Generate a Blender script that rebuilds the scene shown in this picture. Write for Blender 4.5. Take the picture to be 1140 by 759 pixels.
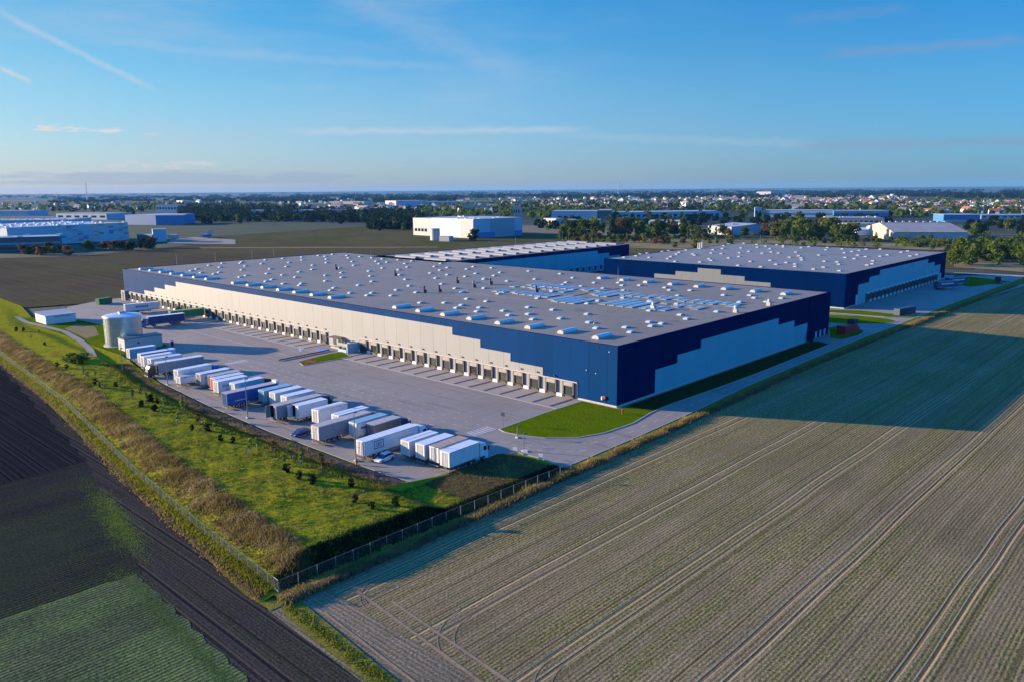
import bpy, math, random
import numpy as np
from mathutils import Vector, Matrix
R = math.radians
sc = bpy.context.scene
for o in list(bpy.data.objects): bpy.data.objects.remove(o)

# ---------------------------------------------------------------- camera (surveyed: world X along the short side
# of the main warehouse, Y along its long dock front, origin at its near corner, metres)
F, PIT, ROL, YAW = 872.42, 0.190234, -0.007835, 0.751342
CAM = Vector((-145.578, -102.783, 50.0))
fw = Vector((math.cos(PIT)*math.cos(YAW), math.cos(PIT)*math.sin(YAW), -math.sin(PIT)))
r0 = Vector((math.sin(YAW), -math.cos(YAW), 0)); u0 = r0.cross(fw)
rt = r0*math.cos(ROL)+u0*math.sin(ROL); up = -r0*math.sin(ROL)+u0*math.cos(ROL)
cd = bpy.data.cameras.new('camera'); cam = bpy.data.objects.new('camera', cd); sc.collection.objects.link(cam)
cam.matrix_world = Matrix.Translation(CAM) @ Matrix((rt, up, -fw)).transposed().to_4x4()
cd.sensor_width = 36; cd.lens = F*36/1140; cd.clip_start = 1; cd.clip_end = 120000
sc.camera = cam
# ---------------------------------------------------------------- light
SUN_EL, SUN_A = R(11.0), R(118.4)          # angle of the sun measured from +X towards +Y
sun_dir = Vector((math.cos(SUN_A)*math.cos(SUN_EL), math.sin(SUN_A)*math.cos(SUN_EL), math.sin(SUN_EL)))
sd = bpy.data.lights.new('sun', 'SUN'); sd.energy = 5.0; sd.angle = R(0.5); sd.color = (1, .79, .54)
so = bpy.data.objects.new('sun', sd); sc.collection.objects.link(so)
so.rotation_euler = (-sun_dir).to_track_quat('-Z', 'Y').to_euler(); so.location = (-200, 400, 200)
SKY_STRENGTH = 0.06
vs = sc.view_settings
sc.display_settings.display_device = 'sRGB'
vs.view_transform = 'Standard'; vs.look = 'None'; vs.exposure = 1.35; vs.gamma = 1; vs.use_curve_mapping = False
HAZE_DENSITY = 0.000026
sc.cycles.volume_bounces = 0; sc.cycles.max_bounces = 5; sc.cycles.transparent_max_bounces = 12
sc.cycles.diffuse_bounces = 2

def pixdir(px, py): return (fw*F + rt*(px-570) - up*(py-379.5)).normalized()
def at(px, py, z=0.0):
    d = pixdir(px, py); t = (z-CAM.z)/d.z; p = CAM + d*t
    return Vector((p.x, p.y, z))
def azel(px, py):
    d = pixdir(px, py); return math.atan2(d.y, d.x), math.asin(d.z)

# ---------------------------------------------------------------- node helpers
class NT:
    def __init__(s, t): s.t = t; s.n = t.nodes; s.l = t.links
    def node(s, typ, **kw):
        n = s.n.new(typ)
        for k, v in kw.items(): setattr(n, k, v)
        return n
    def put(s, sock, v):
        if isinstance(v, bpy.types.NodeSocket): s.l.new(v, sock)
        elif v is not None:
            if isinstance(v, (tuple, list)) and len(v) == 3 and sock.type == 'RGBA': v = (*v, 1)
            sock.default_value = v
    def m(s, op, a, b=None, c=None, clamp=False):
        n = s.node('ShaderNodeMath', operation=op, use_clamp=clamp)
        s.put(n.inputs[0], a); s.put(n.inputs[1], b)
        if c is not None: s.put(n.inputs[2], c)
        return n.outputs[0]
    def mix(s, f, a, b, typ='MIX'):
        n = s.node('ShaderNodeMix', data_type='RGBA', blend_type=typ)
        s.put(n.inputs[0], f); s.put(n.inputs[6], a); s.put(n.inputs[7], b); return n.outputs[2]
    def noise(s, vec, scale, detail=3, rough=.55, dist=0):
        n = s.node('ShaderNodeTexNoise'); s.put(n.inputs['Vector'], vec)
        n.inputs['Scale'].default_value = scale; n.inputs['Detail'].default_value = detail
        n.inputs['Roughness'].default_value = rough; n.inputs['Distortion'].default_value = dist
        return n.outputs['Fac']
    def ramp(s, v, stops, interp='LINEAR'):
        n = s.node('ShaderNodeValToRGB'); s.put(n.inputs[0], v); cr = n.color_ramp; cr.interpolation = interp
        while len(cr.elements) < len(stops): cr.elements.new(0.5)
        for e, (p, c) in zip(cr.elements, stops):
            e.position = p; e.color = (*c, 1) if len(c) == 3 else c
        return n.outputs[0]
    def sm(s, v, a, b):   # smooth step a..b
        n = s.node('ShaderNodeMapRange', interpolation_type='SMOOTHSTEP', clamp=True)
        s.put(n.inputs[0], v); n.inputs[1].default_value = a; n.inputs[2].default_value = b
        return n.outputs[0]
    def scalevec(s, v, k):
        n = s.node('ShaderNodeMapping'); s.put(n.inputs[0], v); n.inputs['Scale'].default_value = k; return n.outputs[0]
    def rotz(s, v, a):
        n = s.node('ShaderNodeMapping'); s.put(n.inputs[0], v); n.inputs['Rotation'].default_value = (0, 0, a); return n.outputs[0]

MATS = {}
def newmat(name):
    m = bpy.data.materials.new(name); m.use_nodes = True; t = NT(m.node_tree)
    b = m.node_tree.nodes['Principled BSDF']; MATS[name] = m
    return m, t, b
def world_pos(t): return t.node('ShaderNodeNewGeometry').outputs['Position']
def obj_pos(t): return t.node('ShaderNodeTexCoord').outputs['Object']
def xyz(t, v):
    n = t.node('ShaderNodeSeparateXYZ'); t.put(n.inputs[0], v); return n.outputs
def bump(t, b, h, strength=.4, dist=.05):
    n = t.node('ShaderNodeBump'); n.inputs['Strength'].default_value = strength; n.inputs['Distance'].default_value = dist
    t.put(n.inputs['Height'], h); t.put(b.inputs['Normal'], n.outputs[0])
def pm(name, col, rough=.6, metal=0, var=.12, scale=1.2, spec=.5, stain=None, bmp=0, rnd=0):
    """plain procedural material: base colour with mottling at two scales, optional stains and bump"""
    m, t, b = newmat(name); P = obj_pos(t)
    n1 = t.noise(P, scale, 4); n2 = t.noise(P, scale*7, 3)
    f = t.m('ADD', t.m('MULTIPLY', n1, .65), t.m('MULTIPLY', n2, .35))
    lo = tuple(c*(1-var*1.6) for c in col); hi = tuple(min(1, c*(1+var*1.6)) for c in col)
    c = t.ramp(f, [(.3, lo), (.7, hi)])
    if stain:
        s_ = t.sm(t.noise(t.scalevec(P, (1, 1, .25)), scale*1.7, 5), .55, .75)
        c = t.mix(t.m('MULTIPLY', s_, .6), c, stain)
    if rnd:
        oi = t.node('ShaderNodeObjectInfo').outputs['Random']
        c = t.mix(1, c, t.ramp(oi, [(0, (1-rnd,)*3), (1, (1+rnd,)*3)]), 'MULTIPLY')
    t.put(b.inputs['Base Color'], c)
    b.inputs['Roughness'].default_value = rough; b.inputs['Metallic'].default_value = metal
    b.inputs['Specular IOR Level'].default_value = spec
    if bmp: bump(t, b, n2, bmp, .03)
    return m
def M(n): return MATS[n]

# plain materials
pm('white_paint', (.62,.61,.59), .45, var=.05, stain=(.42,.39,.35))
pm('white_roof_tarp', (.62,.64,.66), .4, var=.07, stain=(.40,.38,.35))
pm('dusty_roof', (.40,.35,.33), .6, var=.12, stain=(.26,.22,.2))
pm('brown_roof', (.36,.27,.19), .7, var=.2, stain=(.5,.45,.4))
pm('blue_tarp', (.02,.07,.26), .45, var=.08)
pm('teal_tarp', (.20,.36,.42), .45, var=.08)
pm('grey_tarp', (.20,.215,.24), .5, var=.1, stain=(.13,.13,.14))
pm('dark_brown_tarp', (.10,.085,.08), .5, var=.1)
pm('green_tarp', (.02,.20,.06), .5, var=.12)
pm('navy_tarp', (.015,.04,.14), .45, var=.1)
pm('chassis', (.03,.03,.033), .6, var=.2)
pm('tyre', (.02,.02,.02), .85, var=.2)
pm('rim', (.4,.4,.42), .35, .7, var=.1)
pm('cab_white', (.66,.67,.68), .25, var=.03)
pm('cab_blue', (.04,.13,.36), .25, var=.04)
pm('cab_navy', (.012,.03,.12), .25, var=.04)
pm('cab_black', (.02,.024,.03), .25, var=.05)
pm('glass', (.02,.03,.04), .06, var=.1, spec=.8)
pm('interior', (.035,.03,.03), .8, var=.2)
pm('ink', (.03,.03,.16), .5, var=.05)
pm('lettering_white', (.7,.72,.75), .5, var=.05)
pm('galvanised', (.34,.36,.38), .35, .6, var=.12)
pm('pole_grey', (.20,.21,.22), .5, .3, var=.1)
pm('concrete', (.42,.40,.37), .85, var=.14, bmp=.2)
pm('kerb', (.30,.28,.26), .85, var=.12)
pm('dark_metal', (.05,.05,.055), .5, .3, var=.15)
pm('door_green', (.008,.022,.028), .4, var=.1)
pm('seal', (.10,.085,.075), .8, var=.15)
pm('seal_head', (.33,.29,.25), .8, var=.15)
pm('red_paint', (.36,.02,.02), .45, var=.12)
pm('red_white', (.6,.12,.12), .5, var=.1)
pm('sign_blue', (.03,.16,.55), .45, var=.04)
pm('bark', (.10,.075,.05), .9, var=.25)
pm('stake_wood', (.34,.26,.17), .8, var=.2)
pm('far_blue', (.05,.17,.38), .5, var=.08)
pm('far_pale_blue', (.30,.42,.52), .5, var=.08)
pm('far_white', (.38,.38,.385), .6, var=.07)
pm('far_grey', (.30,.31,.33), .6, var=.1)
pm('far_dark', (.07,.09,.11), .5, var=.12)
pm('far_beige', (.60,.46,.30), .6, var=.08)
pm('far_roof_grey', (.25,.225,.20), .7, var=.18, scale=.1)
pm('far_roof_pale', (.36,.37,.38), .5, var=.1, scale=.1)
pm('tent', (.75,.76,.78), .5, var=.03)
pm('house_white', (.60,.58,.54), .7, var=.05, rnd=.2)
pm('house_cream', (.50,.42,.32), .7, var=.05, rnd=.2)
pm('roof_red', (.26,.09,.055), .8, var=.15, rnd=.25)
pm('roof_dark', (.07,.065,.07), .8, var=.15, rnd=.25)
pm('roof_brown', (.15,.10,.075), .8, var=.15, rnd=.25)
pm('orange_flowers', (.55,.20,.03), .8, var=.3)
pm('skylight_frame', (.42,.40,.38), .5, var=.06)
pm('tank_lid', (.55,.58,.60), .4, .3, var=.08)
pm('lamp_glass', (.7,.7,.66), .3, var=.03)

def leafmat(name, a, b_, c_, scale=.9, rnd=.3):
    m, t, b = newmat(name); P = world_pos(t)
    f = t.m('ADD', t.m('MULTIPLY', t.noise(P, scale, 2), .6), t.m('MULTIPLY', t.noise(P, scale*.15, 2), .4))
    c = t.ramp(f, [(.32, a), (.5, b_), (.66, c_)])
    oi = t.node('ShaderNodeObjectInfo').outputs['Random']
    c = t.mix(1, c, t.ramp(oi, [(0, (1-rnd, 1-rnd*.8, 1-rnd*.5)), (1, (1+rnd, 1+rnd*.7, 1-rnd*.2))]), 'MULTIPLY')
    t.put(b.inputs['Base Color'], c); b.inputs['Roughness'].default_value = .7
    b.inputs['Specular IOR Level'].default_value = 0.02
    tl = t.node('ShaderNodeBsdfTranslucent'); t.put(tl.inputs[0], c); ad = t.node('ShaderNodeMixShader'); ad.inputs[0].default_value = .42
    t.l.new(b.outputs[0], ad.inputs[1]); t.l.new(tl.outputs[0], ad.inputs[2]); t.l.new(ad.outputs[0], m.node_tree.nodes['Material Output'].inputs[0])
    return m
leafmat('leaves_green', (.035,.065,.012), (.08,.12,.018), (.16,.185,.032))
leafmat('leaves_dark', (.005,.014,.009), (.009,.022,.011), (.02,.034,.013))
leafmat('leaves_yellow', (.08,.09,.02), (.14,.14,.03), (.2,.18,.04))
leafmat('leaves_autumn', (.07,.045,.02), (.13,.07,.03), (.18,.11,.04))
leafmat('leaves_fresh', (.07,.12,.02), (.12,.19,.03), (.18,.26,.05), 2)
leafmat('reed_leaf', (.13,.092,.032), (.23,.165,.06), (.38,.28,.13), .5)
leafmat('grass_blade', (.14,.14,.015), (.20,.20,.02), (.30,.28,.04), .5)
leafmat('weed_yellow', (.14,.13,.035), (.20,.17,.06), (.30,.24,.10), .8)
leafmat('weed_dry', (.11,.08,.05), (.17,.13,.08), (.24,.19,.11), .8)
leafmat('leaves_distant', (.006,.014,.011), (.011,.02,.014), (.02,.03,.018), .03)

# --- facade materials
def paneled(name, col, pitch, rough=.45, line=.55, var=.05, vertical=True, spec=.5):
    m, t, b = newmat(name); P = world_pos(t); x, y, z = xyz(t, P)
    s_ = t.m('ADD', x, y)
    ln = t.m('LESS_THAN', t.m('ABSOLUTE', t.m('SUBTRACT', t.m('FRACT', t.m('DIVIDE', s_, pitch)), .5)), .012)
    cell = t.m('FLOOR', t.m('ADD', t.m('DIVIDE', s_, pitch), .5))
    wn = t.node('ShaderNodeTexWhiteNoise', noise_dimensions='1D'); t.put(wn.inputs['W'], cell)
    hz = t.m('LESS_THAN', t.m('FRACT', t.m('DIVIDE', z, 1.04)), .02)
    n = t.noise(t.scalevec(P, (1, 1, .35)), .35, 4)
    c = t.ramp(t.m('ADD', t.m('MULTIPLY', wn.outputs[0], .45), t.m('MULTIPLY', n, .55)),
               [(.2, tuple(k*(1-var) for k in col)), (.8, tuple(min(1, k*(1+var)) for k in col))])
    c = t.mix(t.m('MAXIMUM', t.m('MULTIPLY', ln, line), t.m('MULTIPLY', hz, .10)), c, tuple(k*.25 for k in col))
    t.put(b.inputs['Base Color'], c); b.inputs['Roughness'].default_value = rough
    b.inputs['Specular IOR Level'].default_value = spec
    return m
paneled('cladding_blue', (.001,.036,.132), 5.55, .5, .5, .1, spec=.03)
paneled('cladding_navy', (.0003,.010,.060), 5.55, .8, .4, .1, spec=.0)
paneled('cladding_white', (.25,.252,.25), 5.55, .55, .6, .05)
paneled('cladding_pale', (.12,.135,.155), 5.55, .5, .5, .05)  # lit-face tone of the second warehouse's white cladding
paneled('cladding_shaded', (.13,.37,.42), 5.55, .6, .35, .05, spec=.15)  # white cladding on shaded walls, the shade's blue put into the colour

def roofmat(name, col, col2, stripe=11.1):
    m, t, b = newmat(name); P = world_pos(t); x, y, z = xyz(t, P)
    n1 = t.noise(P, .025, 4); n2 = t.noise(P, .5, 4); n3 = t.noise(t.scalevec(P, (.3, 2, 1)), .6, 3)
    f = t.m('ADD', t.m('ADD', t.m('MULTIPLY', n1, .5), t.m('MULTIPLY', n2, .25)), t.m('MULTIPLY', n3, .25))
    c = t.ramp(f, [(.35, col), (.62, col2)])
    seam = t.m('LESS_THAN', t.m('FRACT', t.m('DIVIDE', y, 1.85)), .06)
    sea2 = t.m('LESS_THAN', t.m('FRACT', t.m('DIVIDE', x, stripe)), .012)
    c = t.mix(t.m('MAXIMUM', t.m('MULTIPLY', seam, .35), t.m('MULTIPLY', sea2, .6)), c, tuple(k*.6 for k in col))
    pud = t.sm(t.noise(P, .09, 5, .6), .60, .70)
    c = t.mix(t.m('MULTIPLY', pud, .65), c, tuple(k*.62 for k in col))
    t.put(b.inputs['Base Color'], c); b.inputs['Roughness'].default_value = .62
    return m
roofmat('roof_membrane', (.175,.136,.094), (.245,.193,.134))
roofmat('roof_membrane_far', (.19,.17,.135), (.25,.22,.18))
m_, t_, b_ = newmat('skylight_dome'); P_ = obj_pos(t_)
t_.put(b_.inputs['Base Color'], t_.ramp(t_.noise(P_, 1.5, 3), [(.3, (.30,.50,.54)), (.7, (.42,.62,.64))]))
b_.inputs['Roughness'].default_value = .38
m_, t_, b_ = newmat('solar_cell'); P_ = world_pos(t_); x_, y_, z_ = xyz(t_, P_)
g_ = t_.m('MAXIMUM', t_.m('LESS_THAN', t_.m('FRACT', t_.m('DIVIDE', x_, 1.05)), .06), t_.m('LESS_THAN', t_.m('FRACT', t_.m('DIVIDE', y_, 1.65)), .04))
t_.put(b_.inputs['Base Color'], t_.mix(g_, (.40,.50,.50), (.62,.60,.56)))
b_.inputs['Roughness'].default_value = .25; b_.inputs['Specular IOR Level'].default_value = .5
b_.inputs['Coat Weight'].default_value = .3; b_.inputs['Coat Roughness'].default_value = .05
m_, t_, b_ = newmat('tank_steel'); P_ = obj_pos(t_); x_, y_, z_ = xyz(t_, P_)
rib = t_.m('FRACT', t_.m('DIVIDE', z_, 1.25))
t_.put(b_.inputs['Base Color'], t_.mix(t_.m('MULTIPLY', t_.m('LESS_THAN', rib, .05), .5), t_.ramp(t_.noise(P_, .6, 4), [(.3, (.36,.40,.40)), (.7, (.5,.54,.54))]), (.15,.17,.17)))
b_.inputs['Metallic'].default_value = .85; b_.inputs['Roughness'].default_value = .33
bump(t_, b_, t_.m('SINE', t_.m('MULTIPLY', z_, 40)), .25, .02)
m_, t_, b_ = newmat('fence_mesh')
tr = t_.node('ShaderNodeBsdfTransparent'); mx = t_.node('ShaderNodeMixShader'); mx.inputs[0].default_value = .12
b_.inputs['Base Color'].default_value = (.16,.17,.16,1); b_.inputs['Metallic'].default_value = .2; b_.inputs['Roughness'].default_value = .5
t_.l.new(tr.outputs[0], mx.inputs[1]); t_.l.new(b_.outputs[0], mx.inputs[2])
t_.l.new(mx.outputs[0], m_.node_tree.nodes['Material Output'].inputs[0])

# --- ground materials
def asphalt(name, a, b2, patch=.18):
    m, t, b = newmat(name); P = world_pos(t); x, y, z = xyz(t, P)
    n1 = t.noise(P, .06, 5); n2 = t.noise(P, 3.0, 4); n3 = t.noise(t.scalevec(P, (.25, 1, 1)), .5, 3)
    f = t.m('ADD', t.m('ADD', t.m('MULTIPLY', n1, .5), t.m('MULTIPLY', n2, .25)), t.m('MULTIPLY', n3, .25))
    c = t.ramp(f, [(.36, a), (.62, b2)])
    st = t.sm(t.noise(P, .35, 5, .65), .60, .72)
    c = t.mix(t.m('MULTIPLY', st, patch), c, tuple(k*.5 for k in a))
    tr_ = t.sm(t.noise(t.scalevec(P, (.9, .05, 1)), .8, 4, .6), .56, .66)
    c = t.mix(t.m('MULTIPLY', tr_, patch*.9), c, tuple(k*.6 for k in a))
    t.put(b.inputs['Base Color'], c); b.inputs['Roughness'].default_value = .85
    bump(t, b, n2, .25, .01)
    return m
asphalt('asphalt', (.19,.156,.128), (.262,.215,.176), .6)
asphalt('slab', (.27,.225,.19), (.345,.29,.245), .45)
asphalt('old_path', (.14,.12,.10), (.2,.17,.15))
pm('road_paint', (.46,.43,.40), .7, var=.2, stain=(.28,.26,.25))
pm('joint', (.075,.072,.075), .9, var=.2)
pm('faint_joint', (.28,.265,.255), .9, var=.25)

def grassmat(name, cols, scale=.12, stripes=None, bmp=.5):
    m, t, b = newmat(name); P = world_pos(t)
    n1 = t.noise(P, scale, 5, .6); n2 = t.noise(P, scale*9, 4, .6); n3 = t.noise(t.scalevec(t.rotz(P, .4), (1, .22, 1)), scale*4, 4)
    f = t.m('ADD', t.m('ADD', t.m('MULTIPLY', n1, .42), t.m('MULTIPLY', n2, .3)), t.m('MULTIPLY', n3, .28))
    k = len(cols)-1
    c = t.ramp(f, [(.34+.32*i/k, cc) for i, cc in enumerate(cols)])
    t.put(b.inputs['Base Color'], c); b.inputs['Roughness'].default_value = .9; b.inputs['Specular IOR Level'].default_value = 0
    bump(t, b, t.noise(P, 1.6, 5, .7), bmp, .35)
    return m
grassmat('berm_grass', [(.18,.125,.035), (.20,.165,.014), (.29,.255,.014), (.16,.19,.009), (.29,.22,.03)], .11)
grassmat('lawn', [(.085,.10,.002), (.075,.118,.002), (.10,.14,.003), (.13,.135,.006)], .15)
grassmat('rough_grass', [(.12,.11,.02), (.16,.125,.03), (.10,.12,.014), (.19,.155,.05)], .15)
grassmat('meadow', [(.09,.07,.035), (.12,.092,.045), (.075,.078,.022), (.13,.105,.05)], .012)
grassmat('verge_grass', [(.10,.11,.02), (.16,.14,.025), (.22,.175,.04)], .3)
grassmat('dry_ground', [(.20,.15,.07), (.27,.20,.10), (.13,.13,.03)], .05)
grassmat('mulch', [(.055,.042,.04), (.085,.066,.06), (.11,.085,.07)], .8)

def rowfield(name, soil, soil2, crop, axis='y', pitch=.75, cropamt=.5, patchscale=.03, warp=.5, trams=None, furrow=.5, bigdark=0):
    """field with sown rows running along one axis; trams = spacing of the tractor lines"""
    m, t, b = newmat(name); P = world_pos(t); x, y, z = xyz(t, P)
    a = y if axis == 'y' else x
    wv = t.m('MULTIPLY', t.m('SUBTRACT', t.noise(P, .02, 2), .5), warp*2)
    aw = t.m('ADD', a, wv)
    row = t.m('ADD', t.m('MULTIPLY', t.m('COSINE', t.m('MULTIPLY', aw, 2*math.pi/pitch)), .5), .5)
    st = (.03, 1, 1) if axis == 'y' else (1, .03, 1)
    streak = t.noise(t.scalevec(P, st), 1.1, 4, .6)
    streak2 = t.noise(t.scalevec(P, st), .22, 3, .6)
    big = t.noise(P, patchscale, 5, .6); fine = t.noise(P, 2.6, 4, .65); med = t.noise(P, .45, 4, .6)
    sf = t.m('ADD', t.m('ADD', t.m('MULTIPLY', streak, .3), t.m('MULTIPLY', big, .35)), t.m('MULTIPLY', fine, .35))
    c = t.ramp(sf, [(.38, soil), (.6, soil2)])
    c = t.mix(1, c, t.ramp(t.m('ADD', t.m('MULTIPLY', t.noise(P, patchscale*1.7, 4, .6), .6), t.m('MULTIPLY', streak2, .4)), [(.36, (.70,.72,.74)), (.5, (1,1,1)), (.62, (1.22,1.17,1.12))]), 'MULTIPLY')
    cov = t.m('ADD', t.m('ADD', t.m('MULTIPLY', big, 1.0), t.m('MULTIPLY', streak2, .75)), t.m('MULTIPLY', med, .15))
    cov = t.m('ADD', t.m('MULTIPLY', t.sm(cov, .84, 1.04), 1.1), cropamt*.45)
    plant = t.m('MULTIPLY', cov, t.m('MULTIPLY', t.m('ADD', t.m('MULTIPLY', row, .7), .3), t.sm(fine, .36, .58)))
    cc = t.mix(med, tuple(k*.75 for k in crop), tuple(k*1.25 for k in crop))
    c = t.mix(t.m('MINIMUM', plant, 1), c, cc)
    c = t.mix(t.m('MULTIPLY', t.m('MULTIPLY', row, t.sm(fine, .3, .6)), .3), c, tuple(k*.5 for k in soil))
    grain = t.noise(P, 3.0, 5, .75)
    c = t.mix(1, c, t.ramp(grain, [(.36, (.5,.5,.5)), (.5, (1,1,1)), (.64, (1.5,1.48,1.45))]), 'MULTIPLY')
    hgt = t.m('ADD', t.m('MULTIPLY', row, furrow), t.m('ADD', t.m('MULTIPLY', fine, .9), t.m('MULTIPLY', streak, .6)))
    if trams:
        ph, sp, half = trams
        q = t.m('SUBTRACT', t.m('MULTIPLY', t.m('FRACT', t.m('DIVIDE', t.m('SUBTRACT', aw, ph), sp)), sp), sp/2)
        d = t.m('ABSOLUTE', t.m('SUBTRACT', t.m('ABSOLUTE', q), half))
        trk = t.m('SUBTRACT', 1, t.sm(d, .10, .30)); side = t.m('MULTIPLY', t.m('SUBTRACT', 1, t.sm(d, .28, .52)), t.m('SUBTRACT', 1, trk))
        ex = t.m('MULTIPLY', t.m('FRACT', t.m('DIVIDE', t.m('ADD', aw, 1.9), 3.62)), 3.62)
        wn = t.node('ShaderNodeTexWhiteNoise', noise_dimensions='1D'); t.put(wn.inputs['W'], t.m('FLOOR', t.m('DIVIDE', t.m('ADD', aw, 1.9), 3.62)))
        thin = t.m('MULTIPLY', t.m('SUBTRACT', 1, t.sm(t.m('ABSOLUTE', t.m('SUBTRACT', ex, t.m('ADD', .6, t.m('MULTIPLY', wn.outputs[0], 2.4)))), .05, .2)), t.sm(t.m('ADD', streak2, t.m('MULTIPLY', wn.outputs[0], .15)), .45, .56))
        c = t.mix(t.m('MULTIPLY', thin, .75), c, tuple(k*.45 for k in soil))
        c = t.mix(t.m('MULTIPLY', side, .7), c, tuple(min(1, k*1.25) for k in soil2))
        c = t.mix(t.m('MULTIPLY', trk, .6), c, tuple(k*.5 for k in soil))
        hgt = t.m('SUBTRACT', hgt, t.m('MULTIPLY', trk, .7))
    t.put(b.inputs['Base Color'], c); b.inputs['Roughness'].default_value = .95; b.inputs['Specular IOR Level'].default_value = 0
    bump(t, b, hgt, .5, .14)
    return m
rowfield('crop_field', (.18,.127,.068), (.365,.262,.148), (.11,.118,.026), 'y', .52, .95, .016, .7, (-39-7.2, 14.45, .95), .22)
rowfield('headland', (.17,.128,.085), (.29,.225,.15), (.11,.12,.035), 'x', .62, .6, .03, .4, None, .3)
rowfield('dark_plough', (.015,.013,.014), (.031,.027,.027), (.018,.018,.015), 'x', 1.1, 0, .02, .5, (-120, 6.3, .9), .35)
rowfield('dark_sown', (.022,.019,.018), (.042,.036,.034), (.035,.05,.016), 'y', .7, .55, .018, .6, None, .6)
rowfield('green_crop', (.05,.055,.032), (.10,.10,.06), (.105,.155,.04), 'y', .62, 1.35, .05, .5, None, .5)
rowfield('brown_strip', (.036,.027,.025), (.066,.051,.046), (.04,.045,.02), 'x', .45, .1, .02, .4, (-105, 7.0, .9), .15)
rowfield('brown_field', (.075,.056,.036), (.125,.094,.062), (.11,.10,.025), 'x', 3.0, .25, .006, 3, None, .5)

m_, t_, b_ = newmat('far_land')     # patchwork of fields, meadows and woods out to the horizon
P_ = world_pos(t_)
vec = t_.rotz(P_, .35)
vo = t_.node('ShaderNodeTexVoronoi', voronoi_dimensions='2D'); t_.put(vo.inputs['Vector'], t_.scalevec(vec, (1, .55, 1))); vo.inputs['Scale'].default_value = .0022
cv = xyz(t_, vo.outputs['Color'])
c_ = t_.ramp(cv[0], [(0, (.04,.055,.025)), (.25, (.07,.07,.035)), (.45, (.13,.105,.075)), (.62, (.08,.09,.04)), (.8, (.18,.145,.10)), (1, (.04,.055,.025))], 'CONSTANT')
c_ = t_.mix(t_.m('MULTIPLY', t_.noise(P_, .01, 4), .4), c_, (.10,.10,.06))
wd = t_.sm(t_.noise(t_.scalevec(t_.rotz(P_, -YAW), (1, .25, 1)), .0007, 5, .6), .46, .52)
c_ = t_.mix(t_.m('MULTIPLY', wd, .9), c_, (.022,.035,.025))
t_.put(b_.inputs['Base Color'], c_); b_.inputs['Roughness'].default_value = .95; b_.inputs['Specular IOR Level'].default_value = .1

# ---------------------------------------------------------------- world: sky, thin clouds, contrails
w = bpy.data.worlds.new('World'); sc.world = w; w.use_nodes = True; t = NT(w.node_tree)
bg = w.node_tree.nodes['Background']; bg.inputs[1].default_value = SKY_STRENGTH
sky = t.node('ShaderNodeTexSky', sky_type='NISHITA'); sky.sun_disc = False
sky.sun_elevation = SUN_EL; sky.sun_rotation = R(90)-SUN_A; sky.air_density = 1.0; sky.dust_density = .3; sky.ozone_density = 3.0; sky.altitude = 100
D = t.node('ShaderNodeTexCoord').outputs['Generated']; dx, dy, dz = xyz(t, D)
el = t.m('ARCSINE', dz)
az = t.m('SUBTRACT', t.m('ARCTAN2', t.m('SUBTRACT', t.m('MULTIPLY', dy, math.cos(YAW)), t.m('MULTIPLY', dx, math.sin(YAW))),
         t.m('ADD', t.m('MULTIPLY', dx, math.cos(YAW)), t.m('MULTIPLY', dy, math.sin(YAW)))), 0.0)   # bearing left of the north-east, radians
def ae(px, py):
    a, e = azel(px, py); return a-YAW, e
col = sky.outputs[0]
cmb = t.node('ShaderNodeCombineXYZ'); t.put(cmb.inputs[0], az); t.put(cmb.inputs[1], el); AE = cmb.outputs[0]
# deeper blue overhead, grey-blue milk at the horizon; zenith boosted to turn shaded surfaces blue
tint = t.ramp(t.m('DIVIDE', el, R(40)), [(0, (.64,.82,1.55)), (.07, (.66,.92,1.42)), (.17, (.62,1.01,1.33)), (.32, (.28,1.0,1.40)), (.5, (.15,1.3,2.4)), (.8, (.02,1.95,4.1))])
col = t.mix(1, col, tint, 'MULTIPLY')
hz_ = t.ramp(t.m('ADD', t.m('MULTIPLY', az, .8), .5), [(.06, (.56,.84,.97)), (.5, (1,1,1)), (.94, (1.04,.88,.76))])   # whiter towards the sun
col = t.mix(t.m('SUBTRACT', 1, t.sm(el, .25, .5)), col, t.mix(1, col, hz_, 'MULTIPLY'))
CLOUD = (4.6,4.5,4.7)
def add(mask, amt, c): 
    global col
    col = t.mix(t.m('MULTIPLY', mask, amt, clamp=True), col, c)
def streak(p0, p1, wid, amt, c=CLOUD, fade=.12, ns=40):
    global col
    (a0, e0), (a1, e1) = ae(*p0), ae(*p1); L = math.hypot(a1-a0, e1-e0); ux, uy = (a1-a0)/L, (e1-e0)/L
    X = t.m('SUBTRACT', az, a0); Y = t.m('SUBTRACT', el, e0)
    s_ = t.m('ADD', t.m('MULTIPLY', X, ux), t.m('MULTIPLY', Y, uy)); d = t.m('SUBTRACT', t.m('MULTIPLY', Y, ux), t.m('MULTIPLY', X, uy))
    d = t.m('ADD', d, t.m('MULTIPLY', t.m('SUBTRACT', t.noise(AE, ns, 3), .5), wid*1.2))
    k = t.m('SUBTRACT', 1, t.sm(t.m('ABSOLUTE', d), 0, wid))
    k = t.m('MULTIPLY', k, t.m('MULTIPLY', t.sm(s_, -L*fade, L*fade), t.m('SUBTRACT', 1, t.sm(s_, L*(1-fade), L*(1+fade)))))
    k = t.m('MULTIPLY', k, t.m('ADD', .5, t.noise(t.scalevec(AE, (1, 3, 1)), ns*1.3, 4)))
    add(k, amt, c)
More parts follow.
